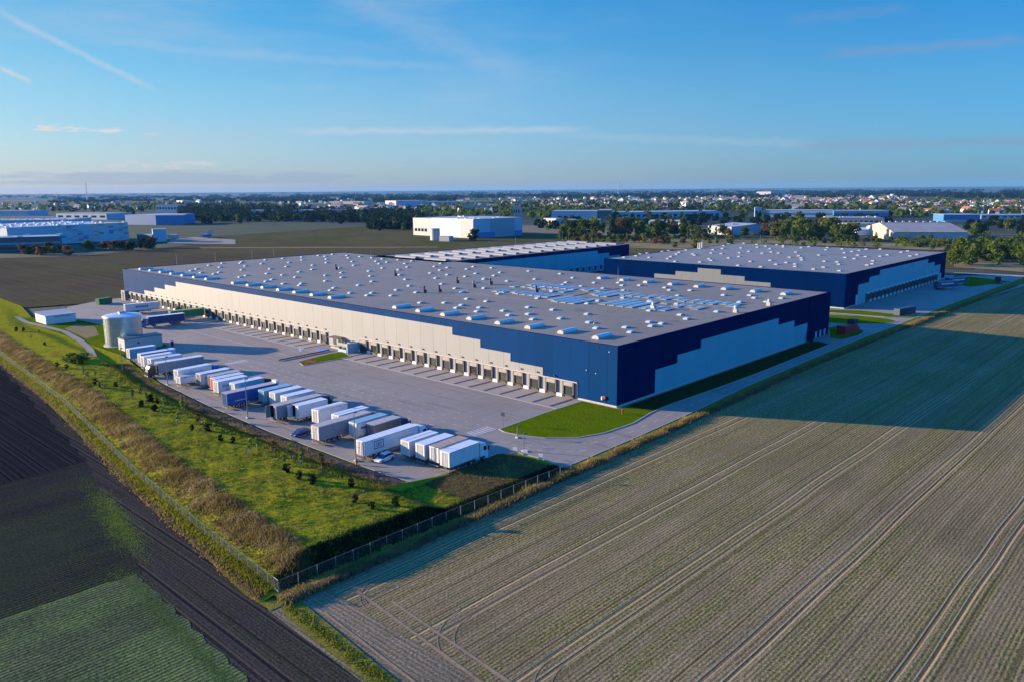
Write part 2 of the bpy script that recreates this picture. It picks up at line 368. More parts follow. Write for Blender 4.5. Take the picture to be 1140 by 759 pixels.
# broad veil of cirrus, thicker to the left
veil = t.m('MULTIPLY', t.sm(t.noise(t.scalevec(AE, (1.1, 5, 1)), 2.6, 6, .6), .38, .75), t.sm(az, -.45, .45))
add(veil, .42, (3.4,3.9,4.4))
streak((0, 14), (165, 97), .0055, .30); streak((0, 76), (34, 90), .004, .5); streak((110, 46), (500, 75), .008, .12)
streak((390, 2), (575, 78), .024, .12); streak((330, 146), (640, 144), .0065, .32); streak((620, 150), (900, 160), .008, .12)
MAUVE = (1.9,2.2,3.1)
streak((930, 60), (1140, 45), .009, .3, MAUVE); streak((880, 22), (1010, 10), .009, .16, MAUVE)
streak((900, 163), (1160, 156), .009, .45, (1.7,2.2,3.0)); 
# low cumulus banks left
def bank(px0, px1, ytop, ybot, amt, c, thr=.45, sc_=(45, 190, 1)):
    a1, e1 = ae(px0, ytop); a0, e0 = ae(px1, ybot)
    wx = (a1-a0)*.25
    box_ = t.m('MULTIPLY', t.m('MULTIPLY', t.sm(az, a0, a0+wx), t.m('SUBTRACT', 1, t.sm(az, a1-wx, a1))),
               t.m('MULTIPLY', t.sm(el, e0-.002, e0+.004), t.m('SUBTRACT', 1, t.sm(el, e0+(e1-e0)*.3, e1))))
    n = t.noise(t.scalevec(AE, sc_), 1, 8, .68)
    k = t.sm(t.m('ADD', n, t.m('MULTIPLY', box_, .34)), thr+.24, thr+.42)
    add(t.m('MULTIPLY', k, t.sm(box_, 0, .3)), amt, c)
bank(10, 165, 131, 151, .85, (5.0,4.7,4.6), .50); bank(-20, 30, 144, 154, .7, (5.0,4.7,4.6)); bank(145, 185, 144, 153, .4, (4.4,4.3,4.4))
bank(-90, 450, 180, 205, .55, (2.2,2.75,3.5), .38, (9, 90, 1)); bank(80, 280, 170, 190, .8, (4.4,4.3,4.4), .50); bank(0, 90, 188, 198, .4, (4.2,4.1,4.2))
t.put(bg.inputs[0], col)

# ---------------------------------------------------------------- mesh helpers
COL = sc.collection
class MB:
    def __init__(s): s.v = []; s.f = []; s.mi = []; s.k = 0
    def mat(s, k): s.k = k; return s
    def quad(s, *p):
        n = len(s.v); s.v += [tuple(q) for q in p]; s.f.append(tuple(range(n, n+len(p)))); s.mi.append(s.k); return s
    def box(s, x0, x1, y0, y1, z0, z1):
        n = len(s.v)
        s.v += [(x0,y0,z0),(x1,y0,z0),(x1,y1,z0),(x0,y1,z0),(x0,y0,z1),(x1,y0,z1),(x1,y1,z1),(x0,y1,z1)]
        for f in ((0,3,2,1),(4,5,6,7),(0,1,5,4),(1,2,6,5),(2,3,7,6),(3,0,4,7)):
            s.f.append(tuple(n+i for i in f)); s.mi.append(s.k)
        return s
    def bbox(s, x0, x1, y0, y1, z0, z1, b=.05):   # box with bevelled vertical and top edges
        p = [(x0+b,y0),(x1-b,y0),(x1,y0+b),(x1,y1-b),(x1-b,y1),(x0+b,y1),(x0,y1-b),(x0,y0+b)]
        cx, cy = (x0+x1)/2, (y0+y1)/2
        q = [(x+(b if x < cx else -b), y+(b if y < cy else -b)) for x, y in p]
        n = len(s.v); s.v += [(x, y, z0) for x, y in p]+[(x, y, z1-b) for x, y in p]+[(x, y, z1) for x, y in q]
        for r_ in (0, 8):
            for i in range(8): s.f.append((n+r_+i, n+r_+(i+1) % 8, n+r_+8+(i+1) % 8, n+r_+8+i)); s.mi.append(s.k)
        s.f.append(tuple(n+16+i for i in range(8))); s.mi.append(s.k); s.f.append(tuple(n+7-i for i in range(8))); s.mi.append(s.k)
        return s
    def cyl(s, p0, p1, r0, r1=None, n=8, cap=True):
        r1 = r0 if r1 is None else r1; p0, p1 = Vector(p0), Vector(p1); d = (p1-p0).normalized()
        a = d.orthogonal().normalized(); b = d.cross(a); k = len(s.v)
        for p, r_ in ((p0, r0), (p1, r1)):
            for i in range(n):
                an = 2*math.pi*i/n; s.v.append(tuple(p+(a*math.cos(an)+b*math.sin(an))*r_))
        for i in range(n): s.f.append((k+i, k+(i+1) % n, k+n+(i+1) % n, k+n+i)); s.mi.append(s.k)
        if cap:
            s.f.append(tuple(k+n-1-i for i in range(n))); s.mi.append(s.k); s.f.append(tuple(k+n+i for i in range(n))); s.mi.append(s.k)
        return s
    def extr(s, prof, y0, y1):     # profile in x,z extruded along y
        n = len(s.v); k = len(prof)
        s.v += [(x, y0, z) for x, z in prof]+[(x, y1, z) for x, z in prof]
        for i in range(k): s.f.append((n+i, n+(i+1) % k, n+k+(i+1) % k, n+k+i)); s.mi.append(s.k)
        s.f.append(tuple(n+k-1-i for i in range(k))); s.mi.append(s.k); s.f.append(tuple(n+k+i for i in range(k))); s.mi.append(s.k)
        return s
    def poly(s, pts, z):
        n = len(s.v); s.v += [(p[0], p[1], z) for p in pts]; s.f.append(tuple(range(n, n+len(pts)))); s.mi.append(s.k); return s
    def prism(s, pts, z0, z1):
        a = sum(pts[i][0]*pts[(i+1) % len(pts)][1]-pts[(i+1) % len(pts)][0]*pts[i][1] for i in range(len(pts)))
        if a < 0: pts = pts[::-1]
        n = len(s.v); k = len(pts); s.v += [(p[0], p[1], z0) for p in pts]+[(p[0], p[1], z1) for p in pts]
        for i in range(k): s.f.append((n+i, n+(i+1) % k, n+k+(i+1) % k, n+k+i)); s.mi.append(s.k)
        s.f.append(tuple(n+k+i for i in range(k))); s.mi.append(s.k)
        return s
    def mesh(s, name, mats):
        me = bpy.data.meshes.new(name); me.from_pydata(s.v, [], s.f)
        for m in (mats if isinstance(mats, (list, tuple)) else [mats]): me.materials.append(MATS[m] if isinstance(m, str) else m)
        if any(s.mi): me.polygons.foreach_set('material_index', s.mi)
        me.update(); return me
    def build(s, name, mats, parent=None, loc=(0, 0, 0), rz=0):
        o = bpy.data.objects.new(name, s.mesh(name, mats)); COL.objects.link(o); o.parent = parent; o.location = loc; o.rotation_euler = (0, 0, rz); return o
def tag(o, label=None, cat=None, group=None, kind=None):
    if label: o['label'] = label
    if cat: o['category'] = cat
    if group: o['group'] = group
    if kind: o['kind'] = kind
    return o
def empty(name, loc=(0, 0, 0), rz=0, label=None, cat=None, group=None):
    o = bpy.data.objects.new(name, None); COL.objects.link(o); o.location = loc; o.rotation_euler = (0, 0, rz); o.empty_display_size = .5
    return tag(o, label, cat, group)
def copy_tree(o, parent=None):
    c = o.copy(); COL.objects.link(c); c.parent = parent
    for ch in list(o.children): copy_tree(ch, c)
    return c
def struct(name, mb, mat, label=None): 
    o = mb.build(name, mat); o['kind'] = 'structure'; return o
def poly(pts): return [(p[0], p[1]) for p in pts]

# ================================================================ GROUND
rng = random.Random(5)
G_ = 60000
struct('ground', MB().poly([(-G_,-G_),(G_,-G_),(G_,G_),(-G_,G_)], -.60), 'far_land')
# near fields (sheets a little above the base land)
struct('crop_field', MB().poly([(-94,-20.5),(-60,-20.2),(0,-18.4),(75,-15.8),(160,-16.6),(240,-18),(470,-24),(900,-40),(900,-900),(-94,-900)], -.30), 'crop_field')
struct('field_headland', MB().poly([(-102.5,-20.3),(-93.5,-20.3),(-93.5,-300),(-130,-300),(-105.5,-60)], -.33), 'headland')
edge = [(-40,600),(-62,330),(-80.9,174),(-87.6,110),(-94,56),(-99.3,9),(-101.6,-16),(-102.6,-40),(-112,-300)]
struct('soil_strip_field', MB().poly(edge+[(-140,-300),(-116.5,-32),(-114.6,2),(-101,55),(-90.5,174),(-70,330),(-48,600)], -.31), 'brown_strip')
def ragged(pts, amp=.35, step=1.1, skip=150):
    out = []; r_ = random.Random(len(pts)+int(abs(pts[0][0])))
    for (x0, y0), (x1, y1) in zip(pts, pts[1:]+pts[:1]):
        L = math.hypot(x1-x0, y1-y0)
        if max(abs(x0), abs(x1)) > 399 or L > 400: out.append((x0, y0)); continue
        n = max(1, int(L/step)); nx, ny = -(y1-y0)/L, (x1-x0)/L; d = 0
        for i in range(n):
            d = d*.7+r_.uniform(-amp, amp); out.append((x0+(x1-x0)*i/n+nx*d, y0+(y1-y0)*i/n+ny*d))
    return out
struct('ploughed_field', MB().poly(ragged([(-82,174),(-90,110),(-96.5,54.5),(-112,53),(-400,40),(-400,600),(-42,600),(-63,330)]), -.28), 'dark_plough')
struct('sown_field', MB().poly(ragged([(-96.5,55.0),(-108.6,.6),(-125,1.0),(-400,4.4),(-400,41),(-112,53.4)]), -.295), 'dark_sown')
struct('green_field', MB().poly(ragged([(-108.6,1.1),(-111,-33),(-135,-300),(-400,-300),(-400,4.9),(-125,1.5)]), -.27), 'green_crop')
struct('stubble_field', MB().poly([(-60,300),(-5,284),(128,292),(260,300),(300,395),(300,520),(285,640),(205,650),(140,612),(80,592),(34,620),(-20,640)], -.22), 'brown_field')
struct('far_meadow', MB().poly([(300,395),(300,520),(285,640),(205,650),(190,750),(330,780),(540,830),(560,560),(560,415),(660,290),(500,110),(520,20),(400,20),(340,150),(280,300)], -.25), 'meadow')
struct('field_track', MB().poly([(186,594),(190,606),(330,434),(325,424)], -.20), 'dry_ground')
struct('sandy_ground', MB().poly([at(1062,297),at(1140,303),at(1140,292),at(1100,288),at(1062,291)], -.20).poly([at(690,275),at(760,278),at(860,271),at(1050,279),at(1060,272),at(860,266),at(700,266)], -.21), 'dry_ground')
struct('far_brown_field', MB().poly([at(1000,224,-.5),at(1180,228,-.5),at(1180,218.5,-.5),at(1040,218.2,-.5),at(985,220,-.5)], -.5), 'brown_field')
# arcs of tyre tracks at the headland
mb = MB()
def arc(cx, cy, r_, a0, a1, wid=.06, n=26):
    P0 = None
    for i in range(n+1):
        a = a0+(a1-a0)*i/n; c, s_ = math.cos(a), math.sin(a)
        q = ((cx+c*(r_-wid), cy+s_*(r_-wid), -.265), (cx+c*(r_+wid), cy+s_*(r_+wid), -.265))
        if P0: mb.quad(P0[0], P0[1], q[1], q[0])
        P0 = q
def line(x0, y0, x1, y1, wid=.055):
    d = Vector((x1-x0, y1-y0)).normalized(); nx, ny = -d.y*wid, d.x*wid
    mb.quad((x0-nx,y0-ny,-.266),(x1-nx,y1-ny,-.266),(x1+nx,y1+ny,-.266),(x0+nx,y0+ny,-.266))
for cy in (-39, -53.6):
    for dr in (-.95, .95):
        arc(-86, cy-7.2, 7.2+dr, R(90), R(195))
        line(-93.0-dr*.9, cy-9.0, -94.4-dr*.9, cy-26)
arc(-88.5, -29.2, 4.2, R(75), R(200)); arc(-87.5, -30, 6.0, R(70), R(190))
line(-91.6, -24.9, -94.9, -56, .22); line(-97.4, -26, -100.2, -60, .18); line(-90.2,-30,-92.6,-56,.2)
pm('track_soil', (.26,.185,.11), .95, var=.2, spec=.04); struct('wheel_track', mb, 'track_soil')

# ---- berm terrain: one height sheet from the field edge to the truck park
def xf(y):  return float(np.interp(y, [-18.3,8,38,99,182,260,330,420], [-99.3,-97.2,-94.2,-86,-79,-71.5,-63,-52]))
def xl(y):  return float(np.interp(y, [-18.3,-2.8,5,45,73,106,140,152,175,205,235,262,300,420], [-40,-63.2,-64.3,-64.6,-63.6,-61,-55,-53,-53,-51,-52,-47,-40,-35]))
def sst(a, b, v):
    k = min(1, max(0, (v-a)/(b-a))); return k*k*(3-2*k)
def nz(x, y): return (math.sin(x*.9+y*.31)+math.sin(y*.7-x*.4+2)+math.sin(x*.33+y*1.3+1)+math.sin(x*1.7-y*.9))*.25
def hb(x, y):
    a = xf(y); b = -63.4 if y < 0 else xl(y)
    if y < -2.8: b = -63.0
    H_ = 2.25 if y < 120 else float(np.interp(y, [120,160,230,300], [2.1,1.6,1.2,.3]))
    up_ = sst(a+1.2, a+6.6, x); dn = 1-sst(b-9.5, b-3.2, x)
    so_ = sst(-17.9, -13.6, y)
    h = H_*up_*dn*so_
    h *= 1-.12*sst(a+8, b-8, x)
    # steep round hollow side by the gravel path
    return h + nz(x, y)*.07*(.4+h*.5) + .02
ys = np.concatenate([np.arange(-18.3, 30, .75), np.arange(30, 130, 1.6), np.arange(130, 421, 3)])
NU = 56; V = []; Fc = []
for y in ys:
    a = xf(y)-.0; b = xl(y) if y > -2.8 else float(np.interp(y, [-18.3,-16,-10,-5,-2.8], [-39.5,-39.6,-38.2,-38.6,-41]))
    if -2.8 < y < 0: b = -63.0
    for i in range(NU):
        u = i/(NU-1); x = a-1.8*(1-u)**8 + (b-a)*u
        V.append((x, y, hb(x, y)-(.25 if i == 0 else 0)))
for j in range(len(ys)-1):
    for i in range(NU-1):
        k = j*NU+i; Fc.append((k, k+1, k+NU+1, k+NU))
me = bpy.data.meshes.new('grass_berm'); me.from_pydata(V, [], Fc); me.materials.append(MATS['berm_grass']); me.polygons.foreach_set('use_smooth', [True]*len(Fc))
o = bpy.data.objects.new('grass_berm', me); COL.objects.link(o); o['kind'] = 'structure'
struct('mulch_strip', MB().poly([(-66.9,8),(-63.9,-2.5),(-63.4,-2.2),(-64.3,12),(-64.6,45),(-63.6,73),(-61.2,104),(-63.4,104),(-66,73),(-67.2,45)], .085), 'mulch')
# gravel path on the berm end
pth = [at(18,352,.6),at(30,358,.6),at(52,363,.6),at(72,368,.6),at(88,377,.6),at(99,386,.6),at(104,400,.6)]
mb = MB()
for (p, q) in zip(pth, pth[1:]):
    d = (q-p).normalized(); n = Vector((-d.y, d.x, 0))*1.1
    zz = lambda v: max(hb(v.x, v.y), .05)+.16
    mb.quad(*[(v.x, v.y, zz(v)) for v in (p-n, q-n, q+n, p+n)])
struct('gravel_path', mb, 'old_path')

# ---- yard, roads
ya = [(-62.4,-2.8),(-63.4,5),(-63.8,45),(-62.8,73),(-60.2,106),(-54,140),(-50.6,152),(-38,153.5),(-36.4,158),(-34.5,205),(-37,231),(-40,250),(-27,280),(-8,292),(126,296),(126,120),(186,150),(300,200),(420,200),(352,20),(372,-8),(366,-14.7),(232,-12.6),(160,-12.4),(109,-11.9),(67,-12.6),(38,-13.2),(15,-14.8),(4,-15.3),(-18,-16.1),(-39.5,-16.4),(-38.3,-9.8),(-38.8,-4.4),(-42,-1.8),(-50,-2.2)]
struct('yard', MB().poly(ya, .02), 'asphalt')
struct('dock_apron', MB().poly([(-9.9,9.3),(-.02,9.6),(-.02,99.5),(-9.9,96)], .026).poly([(-9.9,116),(-.02,116),(-.02,283),(-9.9,283)], .026), 'slab')
struct('paved_apron', MB().poly([(-36,232),(-30,205),(-22,205),(-12,288),(-26,279),(-38.5,249)], .026).poly([at(1030,352,.02),at(1140,319,.02),at(1140,316,.02),at(1080,316,.02),at(975,338,.02)], .025), 'asphalt')
mb = MB()
def kerb_line(pts, wid=.14, z=.13):
    for p, q in zip(pts, pts[1:]):
        p, q = Vector(p[:2]), Vector(q[:2]); d = (q-p).normalized(); n = Vector((-d.y, d.x))*wid
        a, b, c, e = p-n, q-n, q+n, p+n
        k = len(mb.v)
        for v in (a, b, c, e): mb.v.append((v.x, v.y, 0))
        for v in (a, b, c, e): mb.v.append((v.x, v.y, z))
        for f in ((4,5,6,7),(0,1,5,4),(1,2,6,5),(2,3,7,6),(3,0,4,7)): mb.f.append(tuple(k+i for i in f)); mb.mi.append(0)
kerb_line(ya[:7], .07, .07); kerb_line(ya[-15:]); kerb_line([ya[-1], ya[0]]); kerb_line([(-9.95,9.3),(-9.95,96)], .16, .10) ; kerb_line([(-9.95,116),(-9.95,283)], .16, .06)
def island(name, pts, mat):
    kerb_line(list(pts)+[pts[0]], .15, .14)
    return struct(name, MB().poly([(p[0], p[1]) for p in pts], .11), mat)
tri = [(-30.3,8.8),(-14,9.7),(-2.4,9.6),(-.6,9.5),(-.6,-.7),(40,-.75),(106.5,-.9),(109.5,-3),(107.5,-7.9),(55,-8.8),(32,-8.6),(10,-7.9),(2,-8.3),(-8,-10.0),(-18,-9.4),(-23.7,-7.2),(-28.4,-2.4),(-30.6,3.0),(-31,6.5)]
island('lawn', tri, 'lawn')
island('lawn', [(-23.6,94.8),(-7,94.6),(-4,103),(-8,103.6),(-21.5,100.8)], 'lawn')
island('lawn', [at(922,345,.1),at(960,346,.1),at(1010,351,.1),at(1030,351.5,.1),at(1018,354,.1),at(985,353,.1),at(922,348,.1)], 'lawn')
island('lawn', [at(922,350.5,.1),at(960,352,.1),at(990,355,.1),at(1000,358,.1),at(985,360.5,.1),at(940,360.5,.1),at(922,359.5,.1)], 'lawn')
island('lawn', [at(922,365,.1),at(935,362,.1),at(955,365,.1),at(963,369,.1),at(955,374,.1),at(938,378,.1),at(924,376,.1)], 'lawn')
island('lawn', [at(1062,306,.1),at(1128,314,.1),at(1080,320,.1),at(1059,314,.1)], 'lawn')
grassmat('dark_lawn', [(.012,.022,.006), (.022,.036,.009), (.035,.05,.012)], .4)
struct('dark_lawn_strip', MB().poly([(3,-1.0),(106,-1.2),(108.6,-3),(107,-7.5),(55,-8.4),(32,-8.2),(12,-7.6),(3,-7.7)], .135), 'dark_lawn')  # darker green sheet over the lawn strip along the wall
struct('kerb', mb, 'kerb')
struct('lawn', MB().poly([(-52.5,152.5),(-37,153.5),(-35.4,205),(-38,231),(-41,250),(-52,262),(-53,200)], .045), 'lawn')
struct('dry_patch', MB().poly([at(72,366,.06),at(85,361,.06),at(106,364,.06),at(110,373,.06),at(96,377,.06)], .06), 'dry_ground')
struct('verge', MB().poly([(-39.5,-16.4),(-18,-16.1),(4,-15.3),(15,-14.8),(38,-13.2),(67,-12.6),(109,-11.9),(160,-12.4),(232,-12.6),(366,-14.7),(500,-18),(500,-26),(240,-17.8),(160,-16.4),(75,-15.6),(0,-18.2),(-60,-20),(-94,-20.3),(-100.2,-21.1),(-99.5,-18.2),(-40,-18.2)], .05), 'verge_grass')
struct('berm_base', MB().poly([(-101.8,-15),(-101.6,-20.9),(-60,-20.3),(-40,-19.4),(-40,0),(-60,150),(-45,300),(-60,300),(-80.6,174),(-87.3,110),(-93.7,56),(-99.1,9)], -.27), 'verge_grass')
struct('field_margin', MB().poly([(-100.2,-21.2),(-97.9,-21.6),(-101.7,-60),(-111,-300),(-112,-300),(-103.3,-60),(-101.2,-24)], -.2), 'verge_grass')
# markings
mk = MB()
def mline(x0, y0, x1, y1, wid=.075, z=.034):
    d = Vector((x1-x0, y1-y0)).normalized(); nx, ny = -d.y*wid, d.x*wid
    mk.quad((x0-nx,y0-ny,z),(x1-nx,y1-ny,z),(x1+nx,y1+ny,z),(x0+nx,y0+ny,z))
def dashes(pts, on=1.2, off=2.6, wid=.09):
    for p, q in zip(pts, pts[1:]):
        p, q = Vector(p), Vector(q); L = (q-p).length; s_ = 0; d = (q-p)/L
        while s_ < L-on: a = p+d*s_; b = a+d*on; mline(a.x, a.y, b.x, b.y, wid); s_ += on+off
for xx in (-37.6, -34.2, -30.8): dashes([(xx, 14), (xx, 110)], 1.2, 2.6); dashes([(xx, 118), (xx, 170)], 1.2, 2.6)
dashes([(-27.5, 16), (-27.5, 108)], .8, 3.2)
mline(-18.8, 112, -18.8, 185, .12); dashes([(-36,3),(-33,-6),(-25,-11.5),(-14,-13.2),(3,-12.3),(20,-11.2),(60,-10.5),(108,-9.6),(160,-10)], 2, 3, .09)
dashes([(-36,0),(-34.5,-9),(-28,-14)], 1.5, 1.5, .09)
for k in range(7): mline(-36.6+k*.95, 9.4, -36.4+k*.95, 12.4, .26)
for k in range(7): mline(-37.2+k*.95, 112.9, -37.0+k*.95, 115.9, .26)
for i in range(40): mk.quad(*[(x, y, .034) for x, y in ((-43.0,-1+i*3.4),(-58,-1+i*3.4-.9),(-58,-.86+i*3.4-.9),(-43.0,-.86+i*3.4))]) if i < 34 else None
struct('road_marking', mk, 'road_paint')
mk = MB()
y = 12.0
while y < 97:
    mline(-10.3, y, -25.5, y-.35, .06, .031); y += 2.78
y = 116.0
while y < 180: mline(-10.3, y, -17.5, y-.2, .05, .031); y += 2.78
struct('bay_marking', mk, 'faint_joint')
mk = MB()
for xx in (-46, -53.5): mline(xx, -1, xx, 140, .03, .031)
for xx in (-22, -28.5): mline(xx, 12, xx, 180, .02, .031)
struct('paving_joint', mk, 'joint')
mb = MB().poly([(-8.6,108.4),(-4.4,108.6),(-4.4,112.6),(-8.6,112.4)], .036); struct('disabled_bay', mb, 'sign_blue')
mk = MB(); mline(-6.9,110.2,-6.2,111.4,.12,.04); mline(-6.6,110.0,-5.8,110.2,.12,.04); struct('road_marking', mk, 'road_paint')

# ================================================================ WAREHOUSES
def cap100(items, mk_one, name, mats, parent):
    """first 100 (nearest) as parts, the remainder as one part"""
    items = sorted(items, key=lambda p: (Vector((p[0], p[1]))-Vector((CAM.x, CAM.y))).length)
    proto = None
    for it in items[:100]:
        if proto is None: m = MB(); mk_one(m, 0, 0); proto = m.build(name, mats, parent, (it[0], it[1], it[2])); 
        else:
            c = proto.copy(); COL.objects.link(c); c.parent = parent; c.location = it
    if len(items) > 100:
        m = MB()
        v0 = MB(); mk_one(v0, 0, 0)
        for it in items[100:]:
            n = len(m.v); m.v += [(a+it[0], b+it[1], c+it[2]) for a, b, c in v0.v]; m.f += [tuple(n+i for i in f) for f in v0.f]; m.mi += v0.mi
        m.build(name+'s', mats, parent)['kind'] = 'stuff'
def repeat(name, mb, mats, parent, locs, subs=None):
    first = mb.build(name, mats, parent, locs[0]); out = [first]
    if subs:
        for n_, b_, m_ in subs: b_.build(n_, m_, first)
    for l in locs[1:]:
        c = copy_tree(first, parent); c.location = l; out.append(c)
    return out
def sky_small(m, x, y):
    m.mat(0).box(x-1.05, x+1.05, y-.7, y+.7, 0, .27)
    m.mat(1)
    pr = [(-.95,.27),(-.7,.42),(-.25,.50),(.25,.50),(.7,.42),(.95,.27)]
    m.extr([(x+a, b) for a, b in pr], y-.6, y+.6)
def sky_big(m, x, y, L=6.0, W_=2.0):
    m.mat(0).box(x-L/2, x+L/2, y-W_/2, y+W_/2, 0, .42)
    m.mat(1)
    n = len(m.v); k = 8
    ring = [(-math.cos(math.pi*i/(k-1))*W_*.44, .42+math.sin(math.pi*i/(k-1))*.46) for i in range(k)]
    for xx in (x-L/2+.12, x+L/2-.12): m.v += [(xx, y+a, b) for a, b in ring]
    for i in range(k-1): m.f.append((n+i, n+i+1, n+k+i+1, n+k+i)); m.mi.append(1)
    m.f.append(tuple(n+i for i in range(k))); m.mi.append(0); m.f.append(tuple(n+2*k-1-i for i in range(k))); m.mi.append(0)

HW = 14.56
def rect_wh(name, label, x0, x1, y0, y1, H_, front_mat, side_mat, roof_mat, cat='warehouse'):
    t_ = empty(name, (x0, y0, 0), 0, label, cat)
    LX, LY = x1-x0, y1-y0
    m = MB().mat(0)
    m.quad((0,LY,0),(0,0,0),(0,0,H_),(0,LY,H_))                     # -x face
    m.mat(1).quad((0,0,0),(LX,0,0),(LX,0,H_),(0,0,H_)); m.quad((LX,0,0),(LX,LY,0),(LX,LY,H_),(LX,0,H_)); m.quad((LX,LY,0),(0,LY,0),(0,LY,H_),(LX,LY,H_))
    m.build('wall', [front_mat, side_mat], t_)
    MB().box(.25, LX-.25, .25, LY-.25, H_-.9, H_-.12).build('roof', roof_mat, t_)
    p = MB(); w_ = .26
    p.box(-.03, w_, -.03, LY+.03, H_-.02, H_+.06).box(LX-w_, LX+.03, -.03, LY+.03, H_-.02, H_+.06).box(w_, LX-w_, -.03, w_, H_-.02, H_+.06).box(w_, LX-w_, LY-w_, LY+.03, H_-.02, H_+.06)
    p.build('coping', side_mat, t_)
    b = MB().box(-.08, LX+.06, -.08, -.002, 0, .45).box(-.08, -.002, 0, LY, 0, .45); b.build('plinth', 'concrete', t_)
    return t_
# --- main warehouse
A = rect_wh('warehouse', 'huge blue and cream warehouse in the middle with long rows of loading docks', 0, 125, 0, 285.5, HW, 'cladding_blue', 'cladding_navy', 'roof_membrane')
def stepped(pts_low_high, z0):   # list of (a, b, ztop)
    return pts_low_high
front = [(11.5,22.6,6.3),(22.6,33.7,6.3),(33.7,44.8,8.4),(44.8,55.8,10.5),(55.8,229.0,12.6),(229.0,240.1,10.5),(240.1,251.2,8.4),(251.2,262.4,6.3),(262.4,281.0,4.2)]
front[0] = (11.5, 22.6, 4.1)
m = MB()
for a, b, zt in front: m.box(-.10, -.004, a, b, .45, zt)
m.build('white_cladding', 'cladding_white', A)
side = [(16.1,26.3,6.3),(26.3,38.0,8.4),(38.0,85.0,10.5),(85.0,96.8,8.3),(96.8,107.3,6.1)]
m = MB()
for a, b, zt in side: m.box(a, b, -.10, -.004, .45, zt)
m.build('white_cladding', 'cladding_shaded', A)
MB().box(107.6, 125.0, -.35, -.004, .1, HW-.02).build('corner_bay', 'cladding_navy', A)
for k in range(4): MB().box(110+k*3.6, 111.4+k*3.6, -.42, -.352, .1, 2.3).build('door', 'far_pale_blue', A)
MB().box(107.0,107.5,-2.2,-.12,0,3.2).build('canopy_wall','cladding_navy',A)
# docks
def dock(parent, x, y, n_=(-1, 0), wide=3.45, locs=()):
    pass
dk = MB()   # local: y across, -x outwards, z up
dk.mat(0).box(-.55,-.11,-1.75,-1.35,.95,4.0).box(-.55,-.11,1.35,1.75,.95,4.0)
dk.mat(1).box(-.57,-.11,-1.35,1.35,3.05,4.0)
dk.mat(2).box(-.30,-.106,-1.35,1.35,.95,3.05)
dk.mat(0).box(-.5,-.11,-1.75,1.75,.0,.93)
sub = [('door_panel', MB().box(-.36,-.302,-1.05,.95,1.15,2.98), 'door_green'), ('dock_bumper', MB().box(-.7,-.51,-1.6,-1.25,.35,.95), 'tyre'), ('dock_bumper', MB().box(-.7,-.51,1.25,1.6,.35,.95), 'tyre'),
       ('leveller', MB().box(-.8,-.51,-1.1,1.1,.72,.92), 'dark_metal')]
locsR = [(0, 11.5+2.62+k*5.52, 0) for k in range(16)]; locsL = [(0, 116.3+2.62+k*5.5, 0) for k in range(30)]
docks = repeat('loading_dock', dk, ['seal','seal_head','interior'], A, locsR+locsL, sub)
rd = random.Random(12); half = MB().box(-.36,-.302,-1.05,.95,2.2,2.98).mesh('door_panel','door_green'); grey = MB().box(-.36,-.302,-1.05,.95,1.15,2.98).mesh('door_panel','cab_black'); numb = {}
for d_ in docks:
    k_ = rd.random()
    for ch in d_.children:
        if ch.name.startswith('door_panel') and k_ < .45: ch.data = half if k_ < .16 else grey
repeat('white_plinth', MB().bbox(-.62,-.11,-.95,.95,0,.85,.04), 'white_paint', A, [(0, l[1]+2.75, 0) for l in locsR+locsL])
repeat('dock_guide', MB().box(-9.2,-.95,-.33,.33,.03,.10), 'joint', A, [(0, l[1]-1.55, 0) for l in locsR+locsL])
repeat('wall_lamp', MB().box(-.42,-.10,-.16,.16,0,.34), 'dark_metal', A, [(0, l[1]-.9, 4.75) for l in locsR[1:]+locsL[:26]])
MB().box(-.3,-.104,11.6,99.6,4.05,4.28).build('dock_canopy', 'skylight_frame', A); MB().box(-.3,-.104,116.2,281.1,4.05,4.28).build('dock_canopy', 'skylight_frame', A)
MB().box(-1.8,-.104,281.2,285.2,0,4.6).build('end_portal','cladding_white',A); MB().box(-1.86,-1.81,282,284.3,.05,4.1).build('gate','interior',A)
# entrance between the two dock groups
MB().box(-3.2,-.104,107.2,112.6,3.3,3.5).build('entrance_canopy','dark_metal',A)
MB().box(-.22,-.104,112.3,113.8,.45,2.7).build('door','interior',A)
for k in range(3): MB().box(-.2,-.104,106.3+k*1.7,107.5+k*1.7,1.5,2.6).build('window','glass',A)
MB().box(-.2,-.104,101.6,103.2,1.2,3.0).build('window','glass',A)
MB().box(-4.5,-.12,99.8,100.3,0,3.0).box(-4.6,-4.2,100.3,104.8,0,1.0).build('screen_wall','far_pale_blue',A)
MB().box(-2.6,-.11,106.2,111.8,.02,.5).build('steps','concrete',A)
for yy,zz_ in ((8.9,7.6),(6.1,7.2),(2.3,12.9)): MB().box(-.16,-.004,yy-.09,yy+.09,zz_,zz_+.2).build('wall_lamp','lamp_glass',A)
MB().cyl((-.25,3.9,1.3),(-.25,3.9,2.1),.35,.35,10).build('wall_bell','lamp_glass',A); MB().box(-.4,-.01,3.0,3.5,1.6,2.3).build('alarm_box','red_paint',A)
